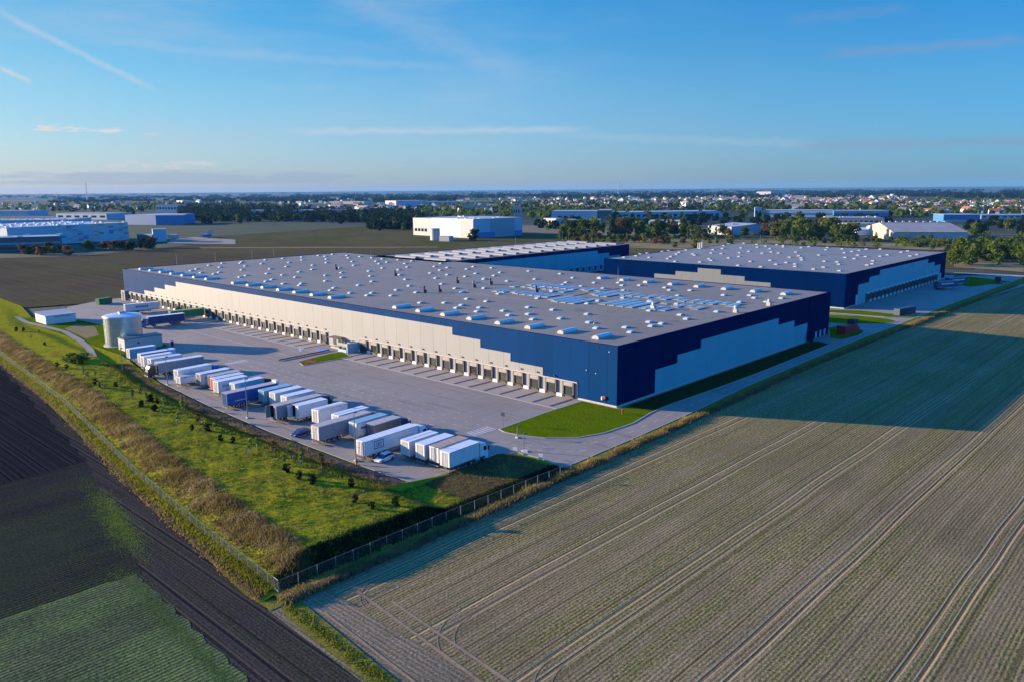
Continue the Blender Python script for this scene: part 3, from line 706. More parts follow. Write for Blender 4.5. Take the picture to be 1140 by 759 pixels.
# roof lights
big = [9.5,20.4,31.5,42.4,53.4,64.4,75.4,86.4,121,132,143,154,165,176,187.5,210,221,232,243,254,265,276]
m = MB(); sky_big(m, 0, 0); repeat('roof_light', m, ['skylight_frame','skylight_dome'], A, [(7, y, HW-.12) for y in big])
m = MB(); sky_big(m, 0, 0, 5.5); repeat('roof_light', m, ['skylight_frame','skylight_dome'], A, [(111, 9.3+11*k, HW-.12) for k in range(8)])
S = '16,18 16,40 17,8 17,50 22,13 22,25 22,35 22,47 22,57 28,9 32,56 33,13 33,34 33,47 49,67 49,85 50,24 50,47 57,48 66,34 66,75 68,46 78,121 79,109 83,84 84,57 84,66 84,76 90,88 96,66 96,79 100,61 102,72 33,9 44,8 49,13 61,8 67,25 67,35 73,8 83,12 84,35 89,6 95,13 95,24 95,45 99,39 100,6 100,17 100,50 16,62 17,72 17,89 17,117 17,127 17,139 22,67 22,75 22,83 22,110 22,121 22,144 33,75 33,84 33,110 33,121 33,144 33,166 44,127 44,150 45,172 45,184 56,122 56,167 56,188 57,145 67,161 68,116 68,139 68,184 68,207 79,122 80,134 80,145 80,156 80,178 80,212 80,235 81,191 90,127 91,139 91,162 91,185 92,230 92,253 93,209 101,134 101,168 101,177 101,213 101,222 102,156 102,200 102,269 104,250 112,162 112,231 112,240 113,151 113,186 113,208 113,219 113,252 113,264 16,238 17,171 17,184 17,228 17,250 18,161 18,207 22,166 22,188 22,233 23,211 23,257 33,188 33,211 34,200 34,235 34,256 35,269 45,229 45,252 45,275 46,206 51,268 55,274 56,211 56,233 56,256 68,229 69,252 69,275 80,276 81,259 91,275 103,277 113,278 44,98 50,108 57,100 91,105 104,96 113,110 113,128'
sm = [(float(a.split(',')[0]), float(a.split(',')[1]), HW-.12) for a in S.split()]
cap100(sm, sky_small, 'skylight', ['skylight_frame','skylight_dome'], A)
# solar tents: pairs of tilted panels running along x
def solar(x0, x1, y0, y1, pitch=3.35, seed=0):
    r_ = random.Random(seed); y = y0
    while y < y1-2.5:
        a = x0+r_.choice([0,0,.0,2.2]); b = x1-r_.choice([0,0,0,2.2]); n = max(2, int((y1-y0)/pitch))
        m = MB().quad((a,-1.35,.22),(b,-1.35,.22),(b,0,.42),(a,0,.42)).quad((a,0.04,.42),(b,0.04,.42),(b,1.35,.22),(a,1.35,.22))
        m.mat(1); 
        for xx in (a+.3, b-.4): m.box(xx, xx+.08, -1.3, 1.3, 0, .2)
        m.box(a, b, -.02, .03, .34, .40)
        m.build('solar_panel', ['solar_cell','galvanised'], A, (0, y+1.5, HW-.11)); y += pitch
for i, bl in enumerate([(74,81,62,97),(66,72,70,98),(52.5,59.5,66,93),(46,60,49.5,63.5),(66,76,51.5,62),(51,66,31,46.5),(52,59,20,31),(72.5,80,9,59.5),(60.5,66.5,14,24),(62,66,27,31)]): solar(*bl, seed=i)
# rooftop vents, cable runs and lightning rods
vl = [(40+0,0)]
vp = [at(360+a/5.7, 270+b/5.7, HW) for a, b in ((80,172),(455,212),(640,320),(735,315),(848,258),(955,285),(1060,265))]+[at(546,317,HW),at(597,325.5,HW)]
vent = MB().cyl((0,0,0),(0,0,2.1),.34,.34,8).cyl((0,0,2.1),(0,0,2.5),.52,.3,8).box(.3,.9,-.35,.35,0,1.1)
repeat('vent_pipe', vent, 'dark_metal', A, [(p.x, p.y, HW-.12) for p in vp])
vp = [at(540+1068/5.7,344,HW),at(727,343,HW),at(819,347.5,HW),at(856,340,HW)]
repeat('air_unit', MB().box(-.6,.6,-.6,.6,0,1.0).cyl((0,0,1.0),(0,0,2.0),.45,.45,8), 'skylight_frame', A, [(p.x, p.y, HW-.12) for p in vp])
rods = [at(594,349,HW),at(662,360,HW),at(699,324,HW),at(411,297,HW),at(413,277+10,HW),at(467,320,HW),at(688,312,HW),at(413,316,HW),at(521,323,HW),at(357,307,HW)]
repeat('lightning_rod', MB().cyl((0,0,0),(0,0,5.5),.045,.02,5).cyl((0,0,0),(0,0,.25),.4,.4,8), 'galvanised', A, [(p.x, p.y, HW-.12) for p in rods])
cb = MB()
for (a, b, c, d) in ((44,5,44,100),(60,62,88,62),(83,8,83,100),(62,4,62,60),(40,112,58,80)): cb.box(min(a,c)-.06,max(a,c)+.06,min(b,d)-.06,max(b,d)+.06,HW-.115,HW+.0) if a == c or b == d else None
cb.build('cable_tray','dark_metal',A)
# facade joint shadow-gap, downpipes
repeat('rain_outlet', MB().box(-.16,-.002,-.08,.08,0,.22), 'dark_metal', A, [(0, 5.6+11.1*k, HW-1.0) for k in range(26)])

# --- second warehouse (right, behind)
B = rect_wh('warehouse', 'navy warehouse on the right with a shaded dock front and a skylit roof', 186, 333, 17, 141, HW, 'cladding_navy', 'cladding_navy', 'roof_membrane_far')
m = MB()
for a, b, zt in ((201,214,8.7),(214,227,10.9),(227,299.5,13.0),(299.5,311.5,10.7),(311.5,323,8.6)): m.box(a-186, b-186, -.10, -.004, .45, zt)
m.build('white_cladding', 'cladding_shaded', B)
m = MB()
for a, b, zt in ((98,110,8.7),(86,98,10.7),(74,86,12.9),(62,74,10.5),(49.5,62,8.5)): m.box(-.10, -.004, a-17, b-17, 5.0, zt)
m.build('white_cladding', 'cladding_pale', B)
dkB = MB(); dkB.mat(0).box(-1.75,-1.35,-.75,-.11,.95,4.0).box(1.35,1.75,-.75,-.11,.95,4.0); dkB.mat(1).box(-1.35,1.35,-.78,-.11,3.5,4.0); dkB.mat(2).box(-1.35,1.35,-.30,-.106,.95,3.5); dkB.mat(0).box(-1.75,1.75,-.62,-.11,0,.93)
repeat('loading_dock', dkB, ['far_dark','seal_head','interior'], B, [(26.5+k*5.4, 0, 0) for k in range(20)])
repeat('white_plinth', MB().box(-.95,.95,-.95,-.11,0,1.0), 'white_paint', B, [(29.2+k*5.4, 0, 0) for k in range(20)])
MB().box(24,132.5,-.6,-.104,4.05,4.3).build('dock_canopy', 'white_paint', B)
MB().box(12.5,13.6,-.5,-.104,.3,4.6).box(137,138.2,-.5,-.104,.3,3.8).build('door', 'white_paint', B)
r_ = random.Random(3); sb = []
for i in range(13):
    for j in range(11):
        if r_.random() < .62: sb.append((7+i*11.2+r_.choice([0,0,4.5]), 7+j*11.2+r_.choice([0,0,5]), HW-.12))
cap100(sb, lambda m, x, y: (m.mat(0).box(x-1.2,x+1.2,y-.8,y+.8,0,.32), m.mat(0).box(x-1.0,x+1.0,y-.65,y+.65,.32,.5)), 'skylight', ['far_roof_pale'], B)
repeat('roof_stack', MB().cyl((0,0,0),(0,0,3.4),.5,.5,8), 'far_white', B, [(91,121,HW-.12),(94,121.4,HW-.12),(97,121.8,HW-.12)])
# --- third warehouse (behind, left of the second)
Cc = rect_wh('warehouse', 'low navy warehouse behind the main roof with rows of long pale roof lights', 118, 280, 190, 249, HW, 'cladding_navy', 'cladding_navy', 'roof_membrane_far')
m = MB()
for a, b, zt in ((18,128,12.6),(128,140,10.6),(140,152,8.5)): m.box(a, b, -.10, -.004, .45, zt)
m.build('white_cladding', 'cladding_shaded', Cc)
repeat('loading_dock', dkB, ['far_pale_blue','far_pale_blue','interior'], Cc, [(66+k*5.9, 0, 0) for k in range(14)])
m = MB(); m.mat(0).box(-1.5,1.5,-8.5,8.5,0,.5); m.extr([(-1.4,.5),(-.8,1.05),(.8,1.05),(1.4,.5)], -8.4, 8.4)
pm('roof_light_grey', (.23,.235,.245), .5, var=.1); repeat('roof_light', m, ['roof_light_grey'], Cc, [(8+10.6*k, 14, HW-.12) for k in range(15)]+[(8+10.6*k, 38, HW-.12) for k in range(15)])

# ================================================================ YARD STRUCTURES
t_ = empty('water_tank', (-45.2, 169.4, 0), 0, 'round galvanised steel water tank with a pale lid beside the pump house', 'tank')
m = MB(); m.cyl((0,0,.25),(0,0,9.6),5.8,5.8,48,cap=False); o = m.build('shell', 'tank_steel', t_); o.data.polygons.foreach_set('use_smooth',[True]*len(o.data.polygons))
m = MB(); m.cyl((0,0,9.6),(0,0,9.95),6.0,5.9,48,cap=True); m.cyl((0,0,9.95),(0,0,10.7),5.8,.8,48); m.build('lid','tank_lid',t_)
MB().cyl((0,0,0),(0,0,.28),6.4,6.4,48).build('footing','concrete',t_); MB().box(-1,1,-.7,.7,10.4,11.1).build('hatch','galvanised',t_)
m = MB(); 
for s_ in (-.3,.3): m.box(-6.05,-5.98,s_-.03,s_+.03,.5,10.6)
for k in range(30): m.box(-6.04,-6.0,-.3,.3,.7+k*.32,.73+k*.32)
m.build('ladder','galvanised',t_)
t_ = empty('pump_house', (-50, 156.6, 0), 0, 'flat roofed concrete pump house in front of the steel tank', 'pump house')
MB().box(0,12,0,5.2,0,3.7).build('wall','concrete',t_); MB().box(-.12,12.12,-.12,5.32,3.7,3.95).build('roof','far_dark',t_); MB().box(-.05,-.004,3.2,4.2,.1,2.2).build('door','galvanised',t_)
MB().box(4,4.7,-.05,-.004,2.0,2.5).build('vent','dark_metal',t_); MB().cyl((1.2,3.6,3.95),(1.2,3.6,4.9),.35,.35,8).build('roof_vent','white_paint',t_)
t_ = empty('utility_building', (-49.8, 233.5, 0), 0, 'small white building with a grey mono pitch roof at the far end of the berm', 'building')
m = MB(); m.box(0,10.8,0,12.3,0,3.3); m.build('wall','white_paint',t_)
MB().quad((-.3,-.3,3.32),(11.1,-.3,3.32),(11.1,12.6,3.9),(-.3,12.6,3.9)).box(-.3,11.1,-.3,12.6,3.3,3.45).build('roof','far_grey',t_); MB().box(-.05,-.004,4,7,0,2.8).build('door','far_grey',t_); MB().box(3,9,-.05,-.004,2.5,2.9).build('vent','far_grey',t_)
t_ = empty('container', tuple(at(116,338.5)), .35, 'dark green waste container standing alone at the far left corner of the yard', 'container')
MB().bbox(-3.5,3.5,-1.2,1.2,.2,2.7,.06).build('body','green_tarp',t_)
m = MB(); [m.box(-3.2+k*.8,-3.1+k*.8,-1.28,-1.2,.3,2.6) for k in range(9)]; m.build('rib','dark_metal',t_)
t_ = empty('container', tuple(at(1007,350)), R(-12), 'slate blue container alone on the shaded far yard by the grass', 'container')
pm('container_blue', (.025,.045,.075), .6); MB().bbox(-6,6,-1.25,1.25,.15,2.75,.05).build('body','container_blue',t_)
m = MB(); [m.box(-5.8+k*.6,-5.6+k*.6,-1.31,-1.25,.25,2.65) for k in range(20)]; m.build('rib','container_blue',t_)
t_ = empty('pump_container', tuple(at(944,371)), R(-8), 'dark red pump container with a taller box on the grass island', 'container')
MB().bbox(-5,3.5,-1.6,1.6,.1,3.1,.08).build('body','red_paint',t_); MB().box(1.5,4.4,-1.2,1.4,3.1,4.6).build('upper_box','interior',t_); MB().box(3.6,5.2,-1.4,1.4,.1,2.0).build('tank','red_paint',t_)
m = MB(); [m.box(-4.7+k*.9,-4.5+k*.9,-1.66,-1.6,.2,2.9) for k in range(9)]; m.build('rib','red_paint',t_)

# ================================================================ VEHICLES
def wheel(parent, x, y, r_=.5, w_=.28):
    o = MB().cyl((x,y-w_/2,r_),(x,y+w_/2,r_),r_,r_,14).build('wheel','tyre',parent)
    MB().cyl((x,y-w_/2-.01,r_),(x,y+w_/2+.01,r_),r_*.55,r_*.55,10).build('rim','rim',o); return o
def cab(parent, x, mat, face=1, short=False):
    """tractor cab whose rear wall is at x, pointing face*x"""
    f = face; L = 2.2; zt = 3.6
    pr = [(0,.95),(0,zt-.1),(.5,zt),(1.5,zt-.25),(L-.22,2.55),(L,1.75),(L,.45),(L-.9,.4),(L-.9,.95)]
    o = MB().extr([(x+f*a, b) for a, b in pr][::f], -1.22, 1.22).build('cab', mat, parent)
    MB().quad(*[(x+f*a, b, c) for a, b, c in ((1.58,-1.1,3.22),(1.58,1.1,3.22),(L-.16,1.12,2.36),(L-.16,-1.12,2.36))]).build('windscreen','glass',o)
    for s_ in (-1, 1): MB().box(*sorted((x+f*.9,x+f*1.75)),*sorted((s_*1.225,s_*1.245)),2.0,2.8).build('side_window','glass',o); MB().box(*sorted((x+f*(L-.1),x+f*(L+.1))),*sorted((s_*1.26,s_*1.5)),1.9,2.7).build('mirror','chassis',o)
    MB().box(*sorted((x+f*(L-.02),x+f*(L+.1))),-1.2,1.2,.4,.85).build('bumper','chassis',o)
    for s_ in (-1, 1): MB().box(*sorted((x+f*(L+.1),x+f*(L+.13))),*sorted((s_*.8,s_*1.1)),.55,.75).build('headlight','lamp_glass',o)
    MB().box(*sorted((x-f*3.4,x+f*.2)),-.45,.45,.6,.95).build('chassis','chassis',parent)
    for s_ in (-1, 1): wheel(parent, x+f*1.0, s_*1.08); wheel(parent, x-f*2.6, s_*1.02, .5, .45)
    MB().cyl((x-f*.5,-1.15,.8),(x-f*1.5,-1.15,.8),.33,.33,10).build('fuel_tank','galvanised',parent)
def body(parent, L, side, roof, rear='white_paint', zt=4.0, zf=1.1, top='plain', opened=None):
    w_ = 1.25
    if opened:
        m = MB(); m.mat(0).box(0,L,-w_,-w_+.05,zf,zt-.03).box(0,L,w_-.05,w_,zf,zt-.03).box(L-.06,L,-w_+.05,w_-.05,zf,zt-.03).box(0,L,-w_+.05,w_-.05,zf,zf+.12)
        o = m.build('cargo_box', side, parent)
        MB().box(.1,L-.1,-w_+.052,-w_+.07,zf+.12,zt-.05).box(.1,L-.1,w_-.07,w_-.052,zf+.12,zt-.05).box(L*.6,L*.6+.05,-1.15,1.15,zf+.12,zt-.05).build('inside','interior',o)
        MB().box(-1.1,-.02,w_,w_+.05,zf,zt-.05).build('rear_door',rear,o); MB().box(-.04,.02,-w_,-w_+opened,zf,zt-.05).build('rear_door',rear,o)
    else:
        o = MB().box(0,L,-w_,w_,zf,zt-.03).build('cargo_box', side, parent)
        for s_ in (-1, 1): MB().box(-.05,-.004,*sorted((s_*.02,s_*1.2)),zf+.05,zt-.12).build('rear_door',rear,o)
        for yy in (-.6,-.25,.25,.6): MB().cyl((-.08,yy,zf+.1),(-.08,yy,zt-.2),.025,.025,5).build('lock_rod','galvanised',o)
    MB().box(-.03,L+.02,-w_-.015,w_+.015,zt-.03,zt).build('roof', roof, o)
    m = MB()
    for s_ in (-1, 1):
        m.box(0,L,*sorted((s_*(w_+.0),s_*(w_+.03))),zf-.08,zf+.06)
        m.box(0,L,*sorted((s_*(w_+.0),s_*(w_+.025))),zt-.16,zt-.03)
        for xx in (0,L-.06): m.box(xx,xx+.06,*sorted((s_*w_,s_*(w_+.025))),zf,zt-.05)
    m.build('edge_rail','galvanised' if side!='blue_tarp' else 'blue_tarp',o)
    if top == 'stripe': MB().box(.4,L-.3,-w_+.1,-.2,zt+.003,zt+.012).build('dirty_patch','brown_roof',o)
    if top == 'seam': MB().box(.1,L-.1,-.1,.15,zt+.003,zt+.012).build('dirty_patch','dusty_roof',o)
    return o
def trailer_gear(p, L):
    MB().box(.3,L-.4,-.5,-.35,.75,1.02).box(.3,L-.4,.35,.5,.75,1.02).box(.1,.3,-1.2,1.2,.5,.65).build('chassis','chassis',p)
    for k in range(3):
        for s_ in (-1, 1): wheel(p, 2.3+k*1.32, s_*1.04, .5, .38)
    for s_ in (-1, 1): MB().box(L-3.2,L-3.05,*sorted((s_*.7,s_*.85)),.05,1.1).build('landing_leg','galvanised',p)
    MB().box(5.6,L-3.6,-1.22,-1.18,.45,.95).build('side_guard','galvanised',p)
    for s_ in (-1, 1): MB().box(.02,.08,*sorted((s_*.8,s_*1.15)),.78,.92).build('tail_light','red_paint',p)
def swap_gear(p, L, wheels=True):
    for xx in (1.2, L-1.2):
        for s_ in (-1, 1): MB().box(xx-.05,xx+.05,*sorted((s_*1.05,s_*1.17)),.03,1.1).build('support_leg','galvanised',p)
    MB().box(0,L,-.5,-.35,.85,1.08).box(0,L,.35,.5,.85,1.08).build('chassis','chassis',p)
    if wheels:
        for k in range(2):
            for s_ in (-1, 1): wheel(p, L*.45+k*1.3, s_*1.04, .48, .36)
TR = [ # x rear, y near side, length, kind, side, roof, rear, cab, top, open, angle, label
 (-55.5,-3.1,7.9,'rigid','white_paint','white_roof_tarp','white_paint','cab_white','plain',None,3,'white box truck with a white cab, first of the parked row at the lot corner'),
 (-55.1,.3,7.9,'swap','white_paint','brown_roof','white_paint',None,'plain',None,3,'white swap body with a dirty brown roof beside the corner box truck'),
 (-55.7,3.5,7.8,'swap','white_paint','white_roof_tarp','white_paint',None,'plain',None,3,'clean white swap body between the brown roofed one and the two tone roofed one'),
 (-56.3,7.1,7.6,'swap','white_paint','white_roof_tarp','white_paint',None,'seam',None,3,'white swap body with a two tone roof next to the trailer with the round emblem'),
 (-61.9,13.4,13.6,'semi','white_paint','white_roof_tarp','white_paint','cab_white','plain',None,3,'long white articulated truck with a dark emblem low on its side above the white car'),
 (-54.1,20.8,7.2,'rigid','dark_brown_tarp','dusty_roof','cab_navy','cab_navy','plain',None,3,'brown tarpaulin truck with a dark blue cab behind the emblem trailer'),
 (-55.8,24.3,8.4,'swap','white_paint','teal_tarp','white_paint',None,'plain',None,4,'white swap body with a blue roof beside the long grey trailer'),
 (-62.3,28.0,13.7,'semi','grey_tarp','dusty_roof','white_paint','cab_black','plain',None,3.5,'long grey curtain trailer with a dusty roof and black tractor, nearest the dark car'),
 (-54.9,31.8,8.2,'swap','white_paint','white_roof_tarp','white_paint',None,'seam',None,3.5,'white swap body almost hidden behind the long grey dusty trailer'),
 (-55.6,38.2,7.8,'swap','white_paint','white_roof_tarp','white_paint',None,'stripe',None,3,'white swap body with a brown stripe of dirt along its roof'),
 (-56.5,44.6,7.8,'swap','white_paint','white_roof_tarp','white_paint',None,'plain',1.1,3,'white swap body with one rear door standing open'),
 (-59.8,48.2,12.4,'rigid','grey_tarp','dusty_roof','grey_tarp','cab_black','plain',.95,3,'long grey truck with a dark open rear and black cab'),
 (-53.9,53.6,7.6,'swap','white_paint','white_roof_tarp','white_paint',None,'plain',None,3,'white swap body just beyond the open grey truck'),
 (-53.9,58.6,7.7,'swap','teal_tarp','white_roof_tarp','white_paint',None,'plain',None,3,'pale blue sided swap body with a cream rear, second from the blue trailer'),
 (-54.6,62.4,7.7,'swap','teal_tarp','teal_tarp','teal_tarp',None,'plain',None,3,'blue green tarpaulin swap body directly beside the blue curtain trailer'),
 (-61.7,66.6,13.7,'trailer','blue_tarp','dusty_roof','blue_tarp',None,'plain',None,3,'long royal blue curtain trailer sticking out of the row with small white lettering'),
 (-56.7,70.4,7.4,'low','white_paint','white_roof_tarp','white_paint',None,'plain',None,3,'low white swap body just behind the blue curtain trailer'),
 (-55.7,74.3,8.2,'rigid','teal_tarp','white_roof_tarp','white_paint','cab_black','plain',None,3,'pale blue box truck with a black cab behind the low white body'),
 (-57.5,79.2,8.2,'swap','white_paint','white_roof_tarp','white_paint',None,'plain',None,3,'white swap body with a lit cream rear left of the black cabbed box truck'),
 (-56.6,82.6,8.2,'swap','white_paint','white_roof_tarp','red_white',None,'seam',None,3,'white swap body with a reddish rear frame and a seamed roof'),
 (-55.6,86.0,8.2,'swap','dark_brown_tarp','dusty_roof','dark_brown_tarp',None,'plain',None,3,'dark sided swap body between white ones in the middle of the row'),
 (-56.5,90.6,8.4,'swap','white_paint','white_roof_tarp','seal_head',None,'plain',None,3,'tall white swap body with a brownish rear'),
 (-59.7,95.4,7.8,'low','white_paint','dusty_roof','white_paint',None,'plain',None,3,'low white swap body with a dull roof near the second lamp mast'),
 (-58.5,99.2,9.6,'rigid','white_paint','white_roof_tarp','white_paint','cab_blue','plain',None,4,'white box truck with a light blue cab near the second lamp mast'),
 (-57.9,112.6,12.8,'reverse','grey_tarp','white_roof_tarp','grey_tarp','cab_black','plain',None,-2,'articulated truck parked nose outward with a dark cab facing the berm'),
 (-57.2,119.0,9,'swap','white_paint','white_roof_tarp','white_paint',None,'seam',None,0,'white swap body beside the nose out truck'),
 (-57.3,123.6,8.3,'swap','white_paint','white_roof_tarp','white_paint',None,'plain',None,0,'white swap body one place beyond the nose out truck neighbour'),
 (-56.2,128.4,8.1,'swap','blue_tarp','white_roof_tarp','white_paint',None,'plain',None,0,'blue sided swap body with a pale roof near the pump house'),
 (-50.2,133.6,6.5,'low','white_paint','white_roof_tarp','white_paint',None,'plain',None,0,'small low white body near the pump house'),
 (-55.5,138.4,7.9,'swap','teal_tarp','white_roof_tarp','white_paint',None,'plain',None,0,'last swap body of the row with pale blue sides below the pump house'),
]
def emblem(o, mb, mat): mb.build('emblem', mat, o)
for (x, y, L, kd, side_, roof_, rear_, cab_, top_, op_, an, lab) in TR:
    nm = {'rigid':'box_truck','swap':'swap_body','low':'swap_body','semi':'articulated_truck','trailer':'trailer','reverse':'articulated_truck'}[kd]
    cat_ = {'box_truck':'truck','swap_body':'swap body','articulated_truck':'truck','trailer':'trailer'}[nm]
    p = empty(nm, (x, y+1.25, .03), R(an), lab, cat_, 'trucks and trailers parked along the lot edge')
    zt = 3.95 if kd != 'low' else 3.0
    o = body(p, L, side_, roof_, rear_, zt, 1.1, top_, op_)
    MB().box(-.12,-.02,-1.15,1.15,.42,.55).build('underrun_bar','galvanised',p)
    for s_ in (-1, 1): MB().box(1.3,1.34,*sorted((s_*.75,s_*1.2)),.25,.95).build('mud_flap','chassis',p)
    if side_ == 'white_paint' and int(y*10) % 3 == 0:
        sm_ = ['far_blue','red_paint','far_grey','teal_tarp'][int(abs(y)) % 4]; MB().box(L*.12,L*.5,-1.262,-1.252,2.5,2.95).build('side_stripe',sm_,o)
    if kd in ('semi','trailer','reverse'): trailer_gear(p, L)
    elif kd != 'rigid': swap_gear(p, L, kd == 'swap')
    else:
        MB().box(0,L+.4,-.45,.45,.7,1.08).build('chassis','chassis',p)
        for s_ in (-1, 1): wheel(p, 2.2, s_*1.02, .5, .42); 
    if kd == 'reverse':
        for c in p.children:   # trailer reversed: turn the parts round
            pass
        cab(p, -.7, cab_, -1)
    elif cab_: cab(p, L+(.55 if kd == 'semi' else .25), cab_, 1)
    if 'emblem low' in lab:
        m = MB(); yy = -1.262
        for a, b, c, d in ((2.2,4.6,1.9,2.05),(2.2,4.6,3.35,3.5),(2.2,2.38,2.05,3.35),(4.42,4.6,2.05,3.35),(2.8,4.0,2.3,2.42),(2.8,4.0,2.98,3.1),(2.8,2.95,2.42,2.98),(3.85,4.0,2.42,2.98),(3.2,3.6,2.55,2.85)): m.box(a,b,yy-.01,yy,c,d)
        m.build('emblem','ink',o); m = MB(); [m.box(8.3+k*.33,8.52+k*.33,yy-.01,yy,2.5,2.62) for k in range(13)]; m.build('lettering','ink',o)
        MB().box(-.07,-.052,.1,1.1,2.5,2.6).build('stripe','red_paint',o)
    if 'royal blue' in lab:
        m = MB(); [m.box(2.0+k*.36,2.26+k*.36,-1.272,-1.26,1.75,1.95) for k in range(8)]; [m.box(8.9+k*.4,9.2+k*.4,-1.272,-1.26,2.9,3.2) for k in range(2)]; m.build('lettering','lettering_white',o)
        MB().box(L-.3,L+.5,-.9,.9,3.6,4.5).build('front_box','white_paint',p)
def rig(name, label, x, y, rz, L, side_, roof_, cab_, rear_='white_paint', face=1):
    p = empty(name, (x, y, .03), rz, label, 'truck'); o = body(p, L, side_, roof_, rear_); trailer_gear(p, L)
    if cab_: cab(p, L+.55, cab_, 1)
    return p, o
a, b = at(140.8,338.9,4), at(176.6,336.6,4)
p, o = rig('trailer','white trailer with blue lettering backed on a far left dock', -18.4, 238.4, R(-8), 13.6, 'white_paint','white_roof_tarp', None)
m = MB(); [m.box(4.0+k*.75,4.55+k*.75,-1.272,-1.26,2.2,3.1) for k in range(7)]; m.build('lettering','cab_blue',o)
p, o = rig('articulated_truck','dark blue articulated truck with white fronted cab facing the steel tank', -12.5, 196.2, R(176), 13.6, 'navy_tarp','white_roof_tarp','cab_blue')
p, o = rig('trailer','green trailer on a dock behind the dark blue articulated truck', -14.2, 204.8, R(-6), 13.0, 'green_tarp','green_tarp', None, 'green_tarp')
for (px, py, lab) in ((1052,321.5,'navy trailer with white lettering at the far docks, nearer of the two'),(1064,317,'navy trailer with white lettering at the far docks, the one standing behind')):
    q = at(px, py); p, o = rig('trailer', lab, q.x-9, q.y+2, R(-25), 13.6, 'navy_tarp','navy_tarp', None, 'navy_tarp')
    m = MB(); [m.box(2.5+k*.95,3.2+k*.95,-1.272,-1.26,2.5,3.2) for k in range(9)]; m.build('lettering','lettering_white',o)
    p['group'] = 'navy trailers at the far docks'

def car(loc, rz, mat, label):
    p = empty('car', loc, rz, label, 'car')
    # loft of half-width/height sections
    secs = [(-2.1,.60,.35,.70),(-2.0,.80,.28,.92),(-1.2,.88,.25,.98),(0,.90,.25,.95),(1.2,.88,.25,.90),(1.9,.80,.28,.72),(2.1,.62,.38,.58)]
    V = []; Fc = []
    for (x, w_, zb, zt) in secs: V += [(x,-w_,zb),(x,-w_*1.0,zt-.15),(x,-w_*.88,zt),(x,w_*.88,zt),(x,w_,zt-.15),(x,w_,zb)]
    for j in range(len(secs)-1):
        for i in range(6): Fc.append((j*6+i,j*6+(i+1)%6,(j+1)*6+(i+1)%6,(j+1)*6+i))
    Fc.append((0,5,4,3,2,1)); k = (len(secs)-1)*6; Fc.append(tuple(k+i for i in range(6)))
    m = MB(); m.v = V; m.f = Fc; m.mi = [0]*len(Fc); o = m.build('body', mat, p)
    cs = [(-2.0,.76,.93,.95),(-1.45,.66,.93,1.42),(.0,.66,.93,1.47),(.45,.66,.93,1.40),(1.25,.76,.88,.92)]
    m = MB(); V = []
    for (x, w_, zb, zt) in cs: V += [(x,-w_-.1,zb),(x,-w_,zt),(x,w_,zt),(x,w_+.1,zb)]
    m.v = V; m.f = []
    for j in range(4):
        for i in range(3): m.f.append((j*4+i,j*4+i+1,(j+1)*4+i+1,(j+1)*4+i)); m.mi.append(0 if (i == 1 and j in (1,2)) else 1)
    m.build('cabin',[mat,'glass'],p)
    for s_ in (-1,1):
        for x in (-1.3,1.3): wheel(p, x, s_*.82, .32, .2)
        MB().box(1.98,2.08,*sorted((s_*.45,s_*.75)),.58,.70).build('headlight','lamp_glass',o); MB().box(-2.08,-1.99,*sorted((s_*.5,s_*.76)),.62,.82).build('tail_light','red_paint',o)
    return p
q = at(428,512.5); car((q.x,q.y,.03), R(190), 'cab_white', 'white hatchback parked beside the long white emblem truck')
q = at(335,484.5); car((q.x,q.y,.03), R(186), 'cab_navy', 'dark blue car parked behind the long grey trailer at the lot edge')
q = at(226,265.5,-.2); p = empty('truck', (q.x,q.y,-.2), R(30), 'distant blue truck on the construction road beside the three flags', 'truck'); o = body(p, 12, 'cab_blue','far_pale_blue','cab_blue'); cab(p, 12.4,'cab_blue',1)
q = at(1111,316); p = empty('tractor_unit', (q.x,q.y,.03), R(20), 'dark tractor unit standing alone on the far right of the shaded yard', 'truck'); cab(p, 0,'cab_black',1)

# ================================================================ MASTS, SIGNS, SMALL THINGS
def mast(px, py, h_, label, heads=2):
    q = at(px, py); p = empty('lamp_mast', (q.x,q.y,.05), 0, label, 'lamp mast', 'lamp masts')
    MB().cyl((0,0,0),(0,0,h_),.13,.07,8).build('pole','pole_grey',p); MB().box(-.35,.35,-.35,.35,0,.25).build('base','concrete',p)
    for k in range(heads): MB().box(.0,.55,-.25+k*.3,-.05+k*.3,h_-.1,h_+.1).build('lamp_head','dark_metal',p)
for (px, py, h_, lab) in ((137,417,7.5,'grey lamp mast at the far end of the lot edge'),(187,428,7.5,'grey lamp mast behind the nose out truck'),(276,465,9,'grey lamp mast in front of the royal blue trailer'),(396.5,513,9.5,'grey lamp mast beside the rear of the emblem trailer'),
    (560,473.5,2.6,'short post with a small dark sign at the tip of the lawn'),):
    if 'sign' in lab:
        q = at(px,py); p = empty('road_sign',(q.x,q.y,.05),0,lab,'sign'); MB().cyl((0,0,0),(0,0,2.4),.05,.05,6).build('post','pole_grey',p); MB().box(-.06,.02,-.5,.5,2.1,2.9).build('panel','door_green',p)
    else: mast(px, py, h_, lab)
mast(576,487,2.4,'short thin lamp post on the rim of the near lawn',1); mast(583,502,3.6,'thin lamp post at the road bend beside the dark grass',1); mast(637,487+1,5,'thin lamp mast standing in the road bend',1) if False else None
for (px, py, lab, ht) in ((573.5,514,'white information board on dark grass near the gate',1.9),(585,512,'small white board right of the information board',1.1),(602,514.5,'low white plate on the grass by the gate road',.7)):
    q = at(px,py); p = empty('notice_board',(q.x,q.y,.05),R(20),lab,'sign'); MB().cyl((0,0,0),(0,0,ht),.05,.05,6).build('post','pole_grey',p); MB().box(-.06,.03,-.45,.45,ht-.1,ht+1.0).build('panel','white_paint',p)
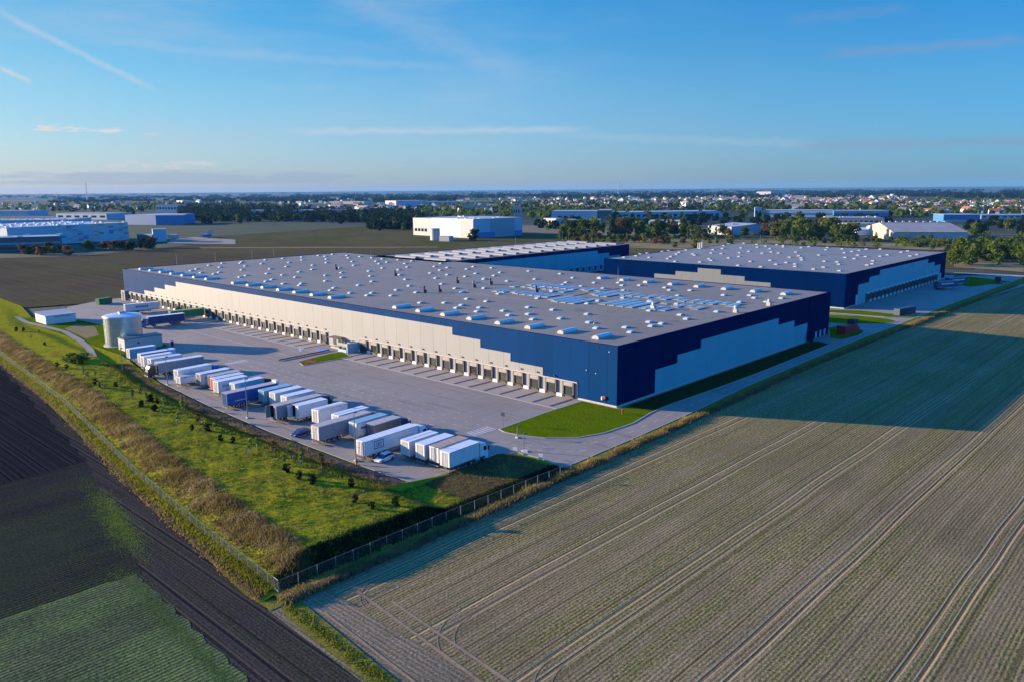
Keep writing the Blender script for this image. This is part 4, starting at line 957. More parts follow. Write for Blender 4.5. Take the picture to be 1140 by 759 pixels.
for (px, py, lab) in ((335,398,'blue parking sign on the dock yard near the ramp'),(179,385,'blue sign at the corner of the pump house')):
    q = at(px,py); p = empty('parking_sign',(q.x,q.y,.05),0,lab,'sign'); MB().cyl((0,0,0),(0,0,2.4),.05,.05,6).build('post','pole_grey',p); MB().box(-.06,.02,-.6,.6,2.0,3.1).build('panel','sign_blue',p)
for (px, py, lab) in ((192,385,'dark box on a post right of the pump house'),(379,391,'dark litter bin at the end of the flower island')):
    q = at(px,py); p = empty('bin',(q.x,q.y,.05),0,lab,'bin'); MB().bbox(-.35,.35,-.35,.35,0,1.5,.06).build('body','interior',p); MB().box(-.4,.4,-.4,.4,1.5,1.6).build('lid','dark_metal',p)
for (px, py, lab) in ((693,461,'red hydrant on the lawn near the building corner'),(1018,363.5,'red hydrant on the far verge'),(397,517,'orange marker post at the foot of the lamp mast')):
    q = at(px,py); p = empty('hydrant',(q.x,q.y,.05),0,lab,'hydrant'); MB().cyl((0,0,0),(0,0,1.0),.2,.17,10).cyl((0,0,1.0),(0,0,1.2),.24,.1,10).build('body','red_paint' if 'red' in lab else 'orange_flowers',p); MB().cyl((-.32,0,.75),(.32,0,.75),.09,.09,8).build('outlet','red_paint' if 'red' in lab else 'orange_flowers',p)
t_ = empty('low_dark_rail', (-22.5,101.6,.03), R(4), 'low dark rail running from the dock ramp along the parking bay', 'barrier')  # low dark rail on short posts
MB().box(0,19,0,.12,.1,.45).build('rail','dark_metal',t_); [MB().box(k*3.1,k*3.1+.12,-.04,.16,0,.52).build('post','dark_metal',t_) for k in range(7)]
t_.location = (-24.8,106.2,.03); t_.rotation_euler = (0,0,R(4))

# fences
def fence(pts, label, hgt=1.6, step=2.9, group=None, zb=None):
    p = empty('mesh_fence', (pts[0][0], pts[0][1], 0), 0, label, 'fence'); ox, oy = pts[0][:2]; n = 0
    locs = []; pan = MB(); rail = MB()
    for a, b in zip(pts, pts[1:]):
        a, b = Vector(a[:2]), Vector(b[:2]); L = (b-a).length; k = max(1, round(L/step))
        for i in range(k): q = a+(b-a)*i/k; locs.append((q.x-ox, q.y-oy, 0))
        pan.quad((a.x-ox,a.y-oy,.06),(b.x-ox,b.y-oy,.06),(b.x-ox,b.y-oy,hgt),(a.x-ox,a.y-oy,hgt)); rail.cyl((a.x-ox,a.y-oy,hgt),(b.x-ox,b.y-oy,hgt),.02,.02,4)
    locs.append((pts[-1][0]-ox, pts[-1][1]-oy, 0))
    locs.sort(key=lambda l: (Vector((l[0]+ox,l[1]+oy))-CAM.to_2d()).length)
    repeat('post', MB().box(-.032,.032,-.032,.032,-.3,hgt+.08), 'pole_grey', p, locs[:100])
    if len(locs) > 100:
        m = MB(); [m.box(l[0]-.045,l[0]+.045,l[1]-.045,l[1]+.045,-.3,hgt+.08) for l in locs[100:]]; m.build('posts','pole_grey',p)['kind'] = 'stuff'
    pan.build('mesh_panel','fence_mesh',p); rail.build('top_wire','pole_grey',p)
fence([(-98.9,-18.3),(-97.0,8),(-94,38),(-85.8,99),(-78.8,182),(-71,262)], 'long wire mesh fence along the foot of the reed covered berm beside the dark fields', 1.7)
fence([(-98.9,-18.3),(-70,-18.1),(-40,-18.5)], 'wire mesh fence below the shaded berm end facing the crop field', 1.7)
t_ = empty('corner_gate', (-99.0,-18.4,0), R(85), 'pale gate frame at the fence corner below the berm', 'gate'); MB().cyl((0,0,0),(0,0,1.85),.035,.035,6).cyl((1.1,0,0),(1.1,0,1.85),.035,.035,6).cyl((0,0,1.85),(1.1,0,1.85),.035,.035,6).cyl((0,0,.3),(1.1,0,.3),.03,.03,6).build('frame','far_grey',t_)

# ================================================================ VEGETATION
class Soup:
    """fast leaf-sized faces"""
    def __init__(s): s.v = []; s.n = 0; s.f3 = []; 
def leafmesh(name, centers, size, mat, seed, flat=.0, jitter=.4):
    r_ = np.random.RandomState(seed); c = np.asarray(centers, float); n = len(c)
    a = r_.normal(size=(n,3)); a /= np.linalg.norm(a,axis=1)[:,None]; b = r_.normal(size=(n,3)); b -= (b*a).sum(1)[:,None]*a; b /= np.linalg.norm(b,axis=1)[:,None]
    s_ = size*(1+jitter*(r_.rand(n)-.5)*2); s_ = s_[:,None]
    v = np.stack([c-a*s_*.5-b*s_*.4, c+a*s_*.5-b*s_*.3, c+a*s_*.45+b*s_*.4, c-a*s_*.4+b*s_*.45], 1).reshape(-1,3)
    return quadmesh(name, v, mat)
def quadmesh(name, v, mat, per=4):
    n = len(v)//per; me = bpy.data.meshes.new(name); me.vertices.add(len(v)); me.vertices.foreach_set('co', v.astype(np.float32).ravel())
    me.loops.add(n*per); me.loops.foreach_set('vertex_index', np.arange(n*per, dtype=np.int32)); me.polygons.add(n)
    me.polygons.foreach_set('loop_start', np.arange(0, n*per, per, dtype=np.int32)); me.polygons.foreach_set('loop_total', np.full(n, per, dtype=np.int32))
    me.materials.append(MATS[mat]); me.update(); me.validate(); return me
def crown_points(rs, n, lobes, H_, Wd, base=.25):
    pts = []
    L = []
    for k in range(lobes):
        z = base+(1-base)*rs.rand()**.8*.86; rad = Wd*.5*(1-abs((z-base)/(1-base)-.35)*.75); an = rs.rand()*6.28; rr = rad*.62*math.sqrt(rs.rand())
        L.append((rr*math.cos(an), rr*math.sin(an), z*H_, Wd*(.16+.14*rs.rand()), H_*(.09+.08*rs.rand())))
    for i in range(n):
        l = L[rs.randint(lobes)]; d = rs.normal(size=3); d /= np.linalg.norm(d); r_ = (.55+.5*rs.rand())
        pts.append((l[0]+d[0]*l[3]*r_, l[1]+d[1]*l[3]*r_, l[2]+d[2]*l[4]*r_))
    return pts
def tree_proto(seed, n, lobes, H_, Wd, leaf, base=.22):
    """crown and trunk meshes of a tree of height H_ (unit tree)"""
    rs = np.random.RandomState(seed)
    def crown(mat): return leafmesh('crown', crown_points(np.random.RandomState(seed), n, lobes, H_, Wd, base), leaf, mat, seed)
    m = MB().cyl((0,0,-.3),(0,0,H_*.45),H_*.028,H_*.018,7,False)
    for k in range(5):
        an = rs.rand()*6.28; z0 = H_*(.2+.25*rs.rand()); r_ = Wd*.3; m.cyl((0,0,z0),(math.cos(an)*r_,math.sin(an)*r_,z0+H_*.28),H_*.014,H_*.005,5,False)
    return crown, m
PROT = {}
def get_proto(shape, mat):
    key = (shape, mat)
    if key in PROT: return PROT[key]
    spec = {'round':(11,650,16,10,9,.85,.18),'tall':(12,650,18,12,7,.85,.12),'bushy':(13,600,14,10,11.5,.95,.05),'poplar':(14,500,14,12,4.6,.75,.1),'wide':(15,700,18,9,12,.9,.14),
            'mid1':(21,170,9,10,9,1.7,.12),'mid2':(22,170,9,10,11,1.7,.08),'mid3':(23,150,9,12,7.5,1.7,.1)}[shape]
    cr, tr_ = tree_proto(*spec); PROT[key] = (cr(mat), tr_.mesh('trunk', 'bark'), spec[3]); return PROT[key]
ntree = 0
def tree(x, y, H_, shape, mat, label, group, z=-.3, cat='tree', wide=1.0):
    global ntree
    ntree += 1; cm, tm, h0 = get_proto(shape, mat); s_ = H_/h0
    nm = {'leaves_autumn':'autumn_tree'}.get(mat, 'leafy_tree')
    r_ = bpy.data.objects.new(nm, None); COL.objects.link(r_); r_.location = (x, y, z); r_.rotation_euler = (0,0,rng.random()*6.28); r_.scale = (s_*wide, s_*wide, s_)
    tag(r_, label, cat, group)
    for n_, me_ in (('crown', cm), ('trunk', tm)): o = bpy.data.objects.new(n_, me_); COL.objects.link(o); o.parent = r_
    return r_
def hpx(py, hp): return 50*hp/(py-(216-.0079*0)+3.0)   # approx
def hor(px): return 216.0-.0079*px
def hgt_at(px, ybase, ytop): return 50*(ybase-ytop)/(ybase-hor(px))
ORD = ['first','second','third','fourth','fifth','sixth','seventh','eighth','ninth','tenth','eleventh','twelfth','thirteenth','fourteenth','fifteenth','sixteenth','seventeenth','eighteenth','nineteenth','twentieth']
def ordinal_labels(objs, base):
    if len(objs) > 20: return
    key = lambda o: (lambda d: d.dot(rt)/d.dot(fw))(o.location-CAM)
    for i, o in enumerate(sorted(objs, key=key)): o['label'] = base+', '+ORD[i]+' from the left'
def belt(n, x0, x1, yb0, yb1, h0, h1, shapes, mats, label, group, seed=1, cat='tree'):
    r_ = random.Random(seed); done = []
    for i in range(n):
        px = x0+(x1-x0)*(i+.5+r_.uniform(-.45,.45))/n; py = r_.uniform(yb0, yb1); q = at(px, py, -.3); done += [tree(q.x, q.y, r_.uniform(h0,h1), r_.choice(shapes), r_.choice(mats), label, group, cat=cat)]
    ordinal_labels(done, label)
g_ = ['leaves_green','leaves_green','leaves_green']; mix_ = ['leaves_green','leaves_green','leaves_green','leaves_autumn','leaves_yellow']
q = at(527,268.5,-.3); tree(q.x, q.y, 12.5, 'bushy', 'leaves_dark', 'big round lone tree at the corner of the pale factory hall', None)
q = at(279,246.6,-.3); tree(q.x, q.y, 8, 'bushy', 'leaves_dark', 'small dark lone tree out on the far green field', None)
belt(18,618,770,261,266,14,22,['round','tall','bushy','wide'],g_+g_+['leaves_autumn'],'large bushy tree in the belt behind the low navy warehouse','trees in the belt behind the navy warehouses',2)
belt(20,640,790,266,276,5,9,['bushy','wide'],['leaves_green','leaves_yellow','leaves_autumn'],'low shrub on the rough ground in front of the tree belt','shrubs on the rough ground',3,'shrub')
belt(20,745,872,260,267,8,14,['round','poplar','bushy'],mix_,'smaller tree in front of the grey hangar behind the right warehouse','small trees around the hangar',4)
belt(20,860,950,260,269,14,20,['round','tall','bushy','wide'],g_+['leaves_yellow'],'tall tree in the group left of the white tent hall','trees left of the tent hall',5)
belt(20,880,1040,266,272,4,8,['bushy','wide'],mix_,'low bush along the rear edge of the right warehouse','bushes behind the right warehouse',6,'shrub')
belt(18,1000,1066,270,279,3.5,7,['bushy','wide'],['leaves_green','leaves_yellow'],'low bush in front of the grey roofed hall','bushes before the grey hall',7,'shrub')
belt(16,1062,1146,284,297,10,15,['bushy','round','wide'],g_,'dense tree in the big thicket right of the right warehouse','thicket right of the warehouse',8)
belt(8,1066,1146,274,280,9,13,['bushy','round'],g_,'tree at the back of the big thicket on the right','thicket right of the warehouse',9)
belt(14,1076,1146,250,264,9,16,['bushy','round','tall'],['leaves_green','leaves_dark','leaves_yellow'],'tree among the buildings at the right edge','trees at the right edge',10)
belt(9,24,76,281,284.5,6,9,['wide','bushy'],['leaves_autumn','leaves_autumn','leaves_green'],'autumn coloured tree in the row before the dark office block','autumn trees before the dark office',11)
belt(8,94,150,277,280,7,10,['wide','bushy'],['leaves_autumn','leaves_green','leaves_dark'],'tree in the row before the patterned hall','trees before the patterned hall',12)
belt(3,158,174,275,277,9,11,['bushy','round'],['leaves_dark','leaves_autumn'],'bushy tree standing by the pale blue cube building','trees by the pale blue cube',13)
belt(34,208,470,244,250,11,17,['mid1','mid2','mid3'],['leaves_dark','leaves_dark','leaves_green'],'dark tree along the front of the wood beyond the fields','front trees of the far wood',14)
belt(30,205,330,236,243,14,20,['mid1','mid2','mid3'],['leaves_dark'],'dark tall tree deep in the far wood','inner trees of the far wood',15)
belt(16,412,458,243,258,9,13,['mid1','mid2'],['leaves_dark','leaves_green'],'dark tree in the wood tongue left of the pale factory hall','trees left of the pale factory',16)
belt(20,680,890,238,247,11,17,['mid1','mid2','mid3'],g_,'tree standing before the long pale halls','trees before the long halls',17)
belt(28,560,1000,226,236,11,19,['mid1','mid2','mid3'],mix_,'tall tree rising between the town houses','trees between the town houses',18)
belt(14,0,200,232,240,10,15,['mid1','mid2'],['leaves_dark','leaves_green'],'tree behind the halls at the left edge','trees behind the left halls',19)
# everything beyond: woods and town greenery as a mass
def mass(name, zones, mat, leaf, seed, spread=1.0):
    rs = np.random.RandomState(seed); P = []
    for (n, x0, x1, y0, y1, hh, clus) in zones:
        for i in range(n):
            px = rs.uniform(x0,x1); py = rs.uniform(y0,y1); q = at(px, py, -.4); hgt = hh*rs.uniform(.6,1.15); rad = hgt*rs.uniform(.45,.8)*spread*(1 if spread == 1 else rs.uniform(.6,2.2))
            for k in range(clus):
                d = rs.normal(size=3); d /= np.linalg.norm(d); P.append((q.x+d[0]*rad*rs.uniform(.5,1), q.y+d[1]*rad*rs.uniform(.5,1), max(.3, hgt*.5+d[2]*hgt*.5)))
    me = leafmesh(name, P, leaf, mat, seed); o = bpy.data.objects.new(name, me); COL.objects.link(o); o['kind'] = 'stuff'; return o
mass('town_greenery', [(420,470,1140,221,238,13,26),(240,470,720,226,244,12,26),(90,860,1140,226,236,11,24),(80,990,1140,234,242,11,24),(120,0,300,228,236,14,24)], 'leaves_green', 5.0, 41)
mass('roadside_bushes', [(70,620,880,262,272,5,30),(60,880,1064,266,276,5,30),(50,600,760,246,258,9,30),(40,1060,1140,262,296,6,30)], 'leaves_green', 1.3, 44)
mass('dark_woods', [(330,200,330,230,247,16,24),(260,330,470,236,248,14,24),(70,410,460,244,256,10,24),(200,560,880,226,236,14,24),(60,600,760,243,256,9,24),(90,760,990,242,252,8,24),(120,860,1140,226,238,11,24),(80,60,210,226,236,13,24)], 'leaves_dark', 4.2, 42)
mass('distant_woods', [(300,-20,1160,217.2,221.5,15,40),(260,-20,1160,212.5,217,20,34),(110,60,500,221,226,12,40)], 'leaves_distant', 14, 43, 5.0)

# grasses
def terrain_z(x, y): return hb(x, y)
def blades(name, n, sampler, hgt, wid, mat, seed, lean=.35, z_fn=terrain_z, per_clump=6, spread=.35):
    rs = np.random.RandomState(seed); out = np.empty((n*per_clump*3, 3), np.float32); k = 0
    for i in range(n):
        x, y, sc_ = sampler(rs); 
        for j in range(per_clump):
            xx = x+rs.normal()*spread; yy = y+rs.normal()*spread; z = z_fn(xx, yy)-.03; an = rs.rand()*6.28; h_ = hgt*sc_*(.55+.7*rs.rand()); l = lean*h_
            dx_, dy_ = math.cos(an)*wid, math.sin(an)*wid; a2 = rs.rand()*6.28
            out[k] = (xx-dx_, yy-dy_, z); out[k+1] = (xx+dx_, yy+dy_, z); out[k+2] = (xx+math.cos(a2)*l*rs.rand(), yy+math.sin(a2)*l*rs.rand(), z+h_); k += 3
    me = quadmesh(name, out, mat, 3); o = bpy.data.objects.new(name, me); COL.objects.link(o); o['kind'] = 'stuff'; return o
def s_reed(rs):
    y = -17+275*rs.rand()**1.25; a = xf(y); u = rs.beta(2.2,1.8); x = a+1.6+u*5.8; return x, y, .75+.45*math.sin(y*.5+x)*math.sin(y*.13)
blades('reed_bank', 11500, s_reed, .62, .085, 'reed_leaf', 51, .8)
def s_berm(rs):
    y = -15+150*rs.rand()**1.5; a = xf(y); b = xl(y); x = a+5.5+(b-a-7)*rs.rand(); return x, y, .7+.4*nz(x*.5,y*.5)
blades('grass_tuft', 9000, s_berm, .24, .09, 'grass_blade', 52, .6)
blades('dry_tuft', 800, s_berm, .38, .07, 'weed_dry', 65, .6, terrain_z, 9, .18)
blades('green_tuft', 1300, s_berm, .36, .08, 'grass_blade', 66, .5, terrain_z, 9, .2)
def s_toe(rs):
    y = -17+240*rs.rand()**1.3; a = xf(y); return a+rs.normal()*.7-.1, y, .9
blades('fence_grass', 4200, s_toe, .5, .09, 'grass_blade', 53, .5)
def s_edge(rs):
    y = -17+240*rs.rand()**1.3; a = xf(y); return a-1.5+rs.normal()*.35, y, .7
blades('field_edge_weed', 3000, s_edge, .4, .10, 'weed_dry', 54, .5, lambda x, y: -.05)
yv = lambda x: float(np.interp(x, [-100,-60,0,75,160,240,400], [-20.6,-20,-18.2,-15.7,-16.4,-17.8,-22]))
def s_verge(rs):
    x = -99+420*rs.rand()**1.6; return x, yv(x)+.3+abs(rs.normal())*.5, (.9+.5*math.sin(x*.7))*(.45 if x < -58 else .8)
blades('verge_weed', 5200, s_verge, .65, .09, 'weed_yellow', 55, .5, lambda x, y: .04)
def s_verge2(rs):
    x = -99+420*rs.rand()**1.6; return x, yv(x)-.1+rs.normal()*.25, 1
blades('verge_weed', 2600, s_verge2, .75, .10, 'weed_dry', 56, .5, lambda x, y: -.15)
def s_lotedge(rs):
    y = -3+140*rs.rand(); b = xl(y); return b-2.9+rs.normal()*.6, y, .8+.4*rs.rand()
blades('lot_edge_weed', 3000, s_lotedge, .6, .09, 'weed_dry', 57, .4)
blades('lot_edge_grass', 5200, lambda rs: (lambda y: (xl(y)-5.5+rs.normal()*1.4, y, 1))(-3+140*rs.rand()), .5, .10, 'grass_blade', 58, .5)
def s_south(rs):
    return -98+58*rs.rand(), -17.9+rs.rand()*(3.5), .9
blades('slope_grass', 4200, s_south, .5, .09, 'leaves_dark', 59, .5)  # dark leaf colour puts the south face's shade into the blades
def s_flat(rs): return -62+22*rs.rand(), -17+14*rs.rand(), .7
blades('rough_grass', 3500, s_flat, .35, .09, 'weed_dry', 60, .5, lambda x, y: hb(x,y) if x < -62 else .03)
def s_fm(rs):
    y = -22-60*rs.rand(); return float(np.interp(y,[-60,-21],[-102.4,-99.6]))+rs.normal()*.22, y, .7
blades('field_edge_grass', 650, s_fm, .4, .10, 'grass_blade', 61, .5, lambda x, y: -.2)
def s_flower(rs): return -22.4+5*rs.rand(), 95.4+rs.rand()*4.6, 1
blades('flower_bed', 130, s_flower, .28, .10, 'orange_flowers', 62, .6, lambda x, y: .1, 5, .2)
# crops at the edge patches of bright weeds in the left fields
def s_gw(rs):
    s_ = rs.beta(2.5,2.5); x = -100.5-6.5*s_+rs.normal()*.8; y = 40-36*s_+rs.normal()*3; return x, y, .6
blades('field_weeds', 1300, s_gw, .12, .06, 'leaves_fresh', 63, .6, lambda x, y: -.28, 7, .55)
def s_gw2(rs): s_ = rs.rand(); return -109.2-3.0*s_-abs(rs.normal())*1.0*(1.3-s_), 1-34*s_+rs.normal()*2, .7
blades('field_weeds', 1900, s_gw2, .12, .06, 'leaves_fresh', 64, .6, lambda x, y: -.28, 7, .5)

# shrubs and saplings on the berm (pixels of their feet in the survey photo -> ground)
def on_berm(px, py):
    z = 1.9
    for _ in range(6): q = at(px, py, z); z = hb(q.x, q.y)
    return at(px, py, z)
rsb = np.random.RandomState(9)
sh_me = {}
def shrub(px, py, h_, label, mat='leaves_dark'):
    q = on_berm(px, py); k = (mat)
    if k not in sh_me:
        P = crown_points(np.random.RandomState(70), 260, 9, 1.0, .95, .12); sh_me[k] = (leafmesh('foliage', P, .13, mat, 70), MB().cyl((0,0,-.1),(0,0,.5),.04,.02,5).mesh('stem','bark'))
    p = empty('shrub', (q.x,q.y,q.z-.03), rng.random()*6, label, 'shrub', 'dark shrubs dotted over the berm'); p.scale = (h_,h_,h_)
    for n_, me_ in zip(('foliage','stem'), sh_me[k]): o = bpy.data.objects.new(n_, me_); COL.objects.link(o); o.parent = p
SH = [(180+a/5.7, 430+b/5.7) for a, b in ((195,275),(292,285),(375,350),(455,355),(790,545),(875,585),(960,620))]+[(340+a/5.7, 500+b/5.7) for a, b in ((45,215),(290,240),(318,335),(425,375),(573,360))]+[(a/5.7, 340+b/5.7) for a, b in ((365,390),(425,400),(605,500),(640,520),(735,515),(955,610),(900,640),(975,670),(285,255),(105,165),(150,165))]+[(120+a/8.14,390+b/8.14) for a, b in ((300,500),(390,460),(430,545),(450,480))]
for i, (a, b) in enumerate(SH): shrub(a, b, 1.25+.6*((i*37) % 10)/10, 'small dark shrub')
for i, (a, b, h_) in enumerate(((79,401,2.6),(87,404,2.9),(94,400,2.3))):
    q = on_berm(a, b); tree(q.x, q.y, h_, 'bushy', 'leaves_green', ['left','middle','right'][i]+' one of three bushes added for a shaded slope beside the gravel path', 'bushes added for a shaded slope', q.z-.2, 'bush', 1.7)  # bushes added in place of a shaded grass slope
shs = [o for o in COL.objects if o.name.startswith('shrub') and o.get('label') == 'small dark shrub']
ordinal_labels(shs[:12], 'small dark shrub on the near half of the berm'); ordinal_labels(shs[12:], 'small dark shrub on the far half of the berm')
sap_me = None
def sapling(px, py, h_, label, mat):
    q = on_berm(px, py); p = empty('sapling', (q.x,q.y,q.z-.02), rng.random()*6, label, 'young tree', 'staked saplings on the berm')
    key = 'sap'+mat
    if key not in sh_me:
        P = crown_points(np.random.RandomState(71), 150, 7, 1.0, .5, .35); sh_me[key] = (leafmesh('crown', P, .085, mat, 71), MB().cyl((0,0,0),(0,0,.8),.016,.008,5).mesh('trunk','bark'),
            MB().box(-.17,-.145,-.02,.02,0,.42).box(.145,.17,-.02,.02,0,.42).box(-.17,.17,-.015,.015,.36,.40).mesh('stake','stake_wood'), MB().cyl((0,0,.30),(0,0,.38),.045,.045,6).mesh('tree_wrap','white_paint'))
    p.scale = (h_,h_,h_)
    for n_, me_ in zip(('crown','trunk','stake','tree_wrap'), sh_me[key]): o = bpy.data.objects.new(n_, me_); COL.objects.link(o); o.parent = p
SP = [(180+a/5.7, 430+b/5.7) for a, b in ((100,230),(235,240),(130,160),(555,430),(605,400),(715,430),(822,455),(880,500),(895,475),(1020,545),(775,500),(1010,500),(15,140))]
for i, (a, b) in enumerate(SP): sapling(a, b, 2.3+.8*((i*53) % 10)/10, 'staked young tree with green leaves on the berm' if i % 4 != 1 else 'staked young tree with rusty autumn leaves on the berm', 'leaves_fresh' if i % 4 != 1 else 'leaves_autumn')
sps = [o for o in COL.objects if o.name.startswith('sapling')]
ordinal_labels([o for o in sps if 'green' in o['label']], 'staked green young tree on the near berm'); ordinal_labels([o for o in sps if 'rusty' in o['label']], 'staked rusty leaved young tree on the near berm')
SP2 = [(a/5.7, 340+b/5.7) for a, b in ((200,220),(250,190),(405,360),(445,380),(495,400),(530,430),(555,470),(650,530),(770,510),(890,560),(1025,640),(840,590),(605,450),(700,470))]+[(120+a/8.14,390+b/8.14) for a, b in ((490,580),(635,650),(825,660),(230,440),(350,470),(680,520))]
for i, (a, b) in enumerate(SP2): sapling(a, b, 1.9+.7*((i*31) % 10)/10, 'slim staked sapling at the far part of the berm', 'leaves_fresh')

ordinal_labels([o for o in COL.objects if o.name.startswith('sapling') and 'slim' in o['label']], 'slim staked sapling on the far part of the berm')
# ================================================================ BACKGROUND BUILDINGS
def hall(name, label, cat, px0, yb0, px1, yb1, ytop, depth, wall, roof, win=0, side=None, roofbumps=0, gable=False, z=-.4, band=None, group=None):
    """a building whose camera-side wall runs from one surveyed ground pixel to another"""
    a, b = at(px0, yb0, z), at(px1, yb1, z); L = (b-a).length; H_ = hgt_at((px0+px1)/2, (yb0+yb1)/2, ytop)
    rz = math.atan2(b.y-a.y, b.x-a.x); p = empty(name, tuple(a), rz, label, cat, group)
    n = Vector((-math.sin(rz), math.cos(rz))); sgn = 1 if n.dot((a.to_2d()-CAM.to_2d())) > 0 else -1
    y0, y1 = sorted((0, sgn*depth))
    m = MB().mat(0).box(0, L, y0, y1, 0, H_)
    if side:
        m.mat(1); yy0, yy1 = y0, y1
        m.quad((L+.05,yy0,0),(L+.05,yy1,0),(L+.05,yy1,H_),(L+.05,yy0,H_)); m.quad((-.05,yy0,0),(-.05,yy1,0),(-.05,yy1,H_),(-.05,yy0,H_))
    if gable:
        rh = H_*.28; m.mat(0).quad((0,y0,H_),(0,y1,H_),(0,(y0+y1)/2,H_+rh)).quad((L,y0,H_),(L,y1,H_),(L,(y0+y1)/2,H_+rh))
        m.build('wall', [wall, side or wall], p)
        MB().quad((-.4,y0-.5,H_-.1),(L+.4,y0-.5,H_-.1),(L+.4,(y0+y1)/2,H_+rh+.1),(-.4,(y0+y1)/2,H_+rh+.1)).quad((-.4,y1+.5,H_-.1),(L+.4,y1+.5,H_-.1),(L+.4,(y0+y1)/2,H_+rh+.1),(-.4,(y0+y1)/2,H_+rh+.1)).build('roof', roof, p)
    else:
        m.build('wall', [wall, side or wall], p); MB().box(-.2,L+.2,y0-.2,y1+.2,H_,H_+.35).build('roof', roof, p)
    f = -sgn*.06
    if win:
        for k in range(win): x0 = L*(k+.22)/win; x1 = L*(k+.78)/win; MB().box(x0,x1,*sorted((-sgn*.02,f*3)),H_*.35,H_*.68).build('window','glass',p)
    if band:
        for (z0, z1, mt) in band: MB().box(.3,L-.3,*sorted((-sgn*.02,f*2)),H_*z0,H_*z1).build('cladding_band',mt,p)
    if roofbumps:
        m = MB(); r_ = random.Random(int(px0)); cnt = min(roofbumps, 60)
        loc = [(L*r_.random(), y0+(y1-y0)*r_.random(), H_+.35) for _ in range(cnt)]
        repeat('roof_unit', MB().box(-1.6,1.6,-1,1,0,1.0), 'white_paint', p, loc)
    return p, L, H_, sgn
HL = hall
HL('office_block','dark grey office block with long window strips at the left edge','office',-30,282,68,278.5,264.5,30,'far_dark','far_grey',roofbumps=12,band=[(.5,.62,'far_grey'),(.15,.3,'glass')])
p,L,H_,sg = HL('logistics_hall','long hall with a patchwork of blue, white and yellow panels','hall',10,276,144,267,251,110,'far_pale_blue','far_roof_pale',roofbumps=55)
r_ = random.Random(8); cols_ = {'far_blue':MB(),'far_white':MB(),'far_beige':MB(),'far_grey':MB()}
for i in range(22):
    for j in range(8):
        c_ = r_.choice(['far_blue','far_white','far_beige','far_grey','x','x'])
        if c_ != 'x' and i > 5+r_.random()*9: cols_[c_].box(L*i/22,L*(i+1)/22-.3,*sorted((-sg*.02,-sg*.1)),H_*(.1+j*.11),H_*(.1+(j+1)*.11)-.1)
for c_, m in cols_.items(): m.build('patterned_panel', c_, p)
HL('flat_hall','pale low hall with a bumpy roof behind the patterned hall','hall',-30,252,80,250.5,245.5,90,'far_pale_blue','far_roof_pale',roofbumps=50)
HL('long_shed','long blue grey shed left of the bright blue hall','hall',63,244.5,119,245,238,60,'far_pale_blue','far_roof_grey',win=6)
HL('flat_shed','pale blue shed at the far left edge','hall',-20,240.5,31,240.5,235,60,'far_pale_blue','far_roof_grey')
HL('blue_hall','bright blue windowless hall in front of the dark wood','hall',140,250.5,174,251,239.8,80,'far_blue','far_roof_pale')
HL('blue_hall','deeper blue wing joined to the right of the bright blue hall','hall',174.5,251,204,250.5,240,80,'far_blue','far_roof_pale')
HL('cube_building','pale blue cube building beside the bushy trees at the field edge','building',171,270,186,269.5,255.5,14,'far_pale_blue','far_roof_pale')
HL('container_stack','dark site cabins left of the pale cube building','cabins',153,269.5,170,270,261.5,12,'far_dark','far_grey',win=4)
HL('small_shed','small white shed right of the pale cube building','shed',186.5,266,195,266,262,8,'far_white','far_roof_pale')
HL('apartment_block','grey blue apartment block left of the far wood','apartments',174,236,203,236,228.3,20,'far_pale_blue','far_roof_grey',win=9)
HL('white_hall','small bright white hall above the far wood','hall',203,226.5,214,226.3,223.6,60,'far_white','far_white')
HL('tower_building','pale building with a white stair tower right of the wood','building',273,242.5,297,242.5,234.5,40,'far_pale_blue','far_roof_grey',win=7)
HL('workshop','blue grey workshop with a dark gate behind the far wood','hall',326,241.5,356,241.5,234.3,45,'far_pale_blue','far_roof_pale',win=2)
HL('workshop','long pale workshop beside the wood centre left','hall',365,240,401,240,233.5,50,'far_grey','far_roof_grey',win=12)
HL('workshop','light blue flat hall left of the pale factory','hall',405,238,428,238,231.8,60,'far_pale_blue','far_roof_pale')
HL('low_shed','row of low white sheds behind the trees left of the factory','sheds',402,241.6,442,241.6,238,20,'far_white','roof_red',win=8)
HL('white_hall','white lit hall in the town centre left','hall',429,230.2,441,230.4,223.8,120,'far_white','far_white')
HL('blue_hall','shaded side of the white lit hall, shade put into its blue','hall',441.5,230.4,470,230,224.3,100,'far_pale_blue','far_roof_pale')  # side face of the white hall, its shade given as pale blue
HL('far_hall','thin pale hall far behind the workshops','hall',367,227.5,405,227.5,224.6,60,'far_beige','far_roof_pale')
p,L,H_,sg = HL('factory_hall','large pale factory hall with a lit front and a blue shaded side','factory',460.3,262,527,266,244,60,'far_grey','far_roof_pale',side='far_grey',roofbumps=10)
for k in range(4): MB().box(L*(.03+k*.058),L*(.068+k*.058),*sorted((-sg*.02,-sg*.3)),H_*.25,H_*.42).build('window','glass',p)
HL('factory_shaded_side','side of the pale factory hall behind the round tree, shade coloured blue','factory',527.6,266,581.5,262.5,243.2,70,'far_blue' if False else 'far_pale_blue','far_roof_pale',win=0,band=[(.02,.3,'far_blue')])  # side wall of the factory hall, blue colour stands for its shade
q = at(486.5,268,-.3); t_ = empty('silo',(q.x+2,q.y+5,-.3),0,'white round silo in front of the pale factory hall','silo'); MB().cyl((0,0,0),(0,0,11.5),5,5,24).build('shell','far_white',t_); MB().cyl((0,0,11.5),(0,0,12),5.1,4.6,24).build('lid','far_roof_pale',t_)
HL('small_shed','low white shed right of the white silo','shed',489,269,500,269.3,263.6,8,'far_white','far_white')
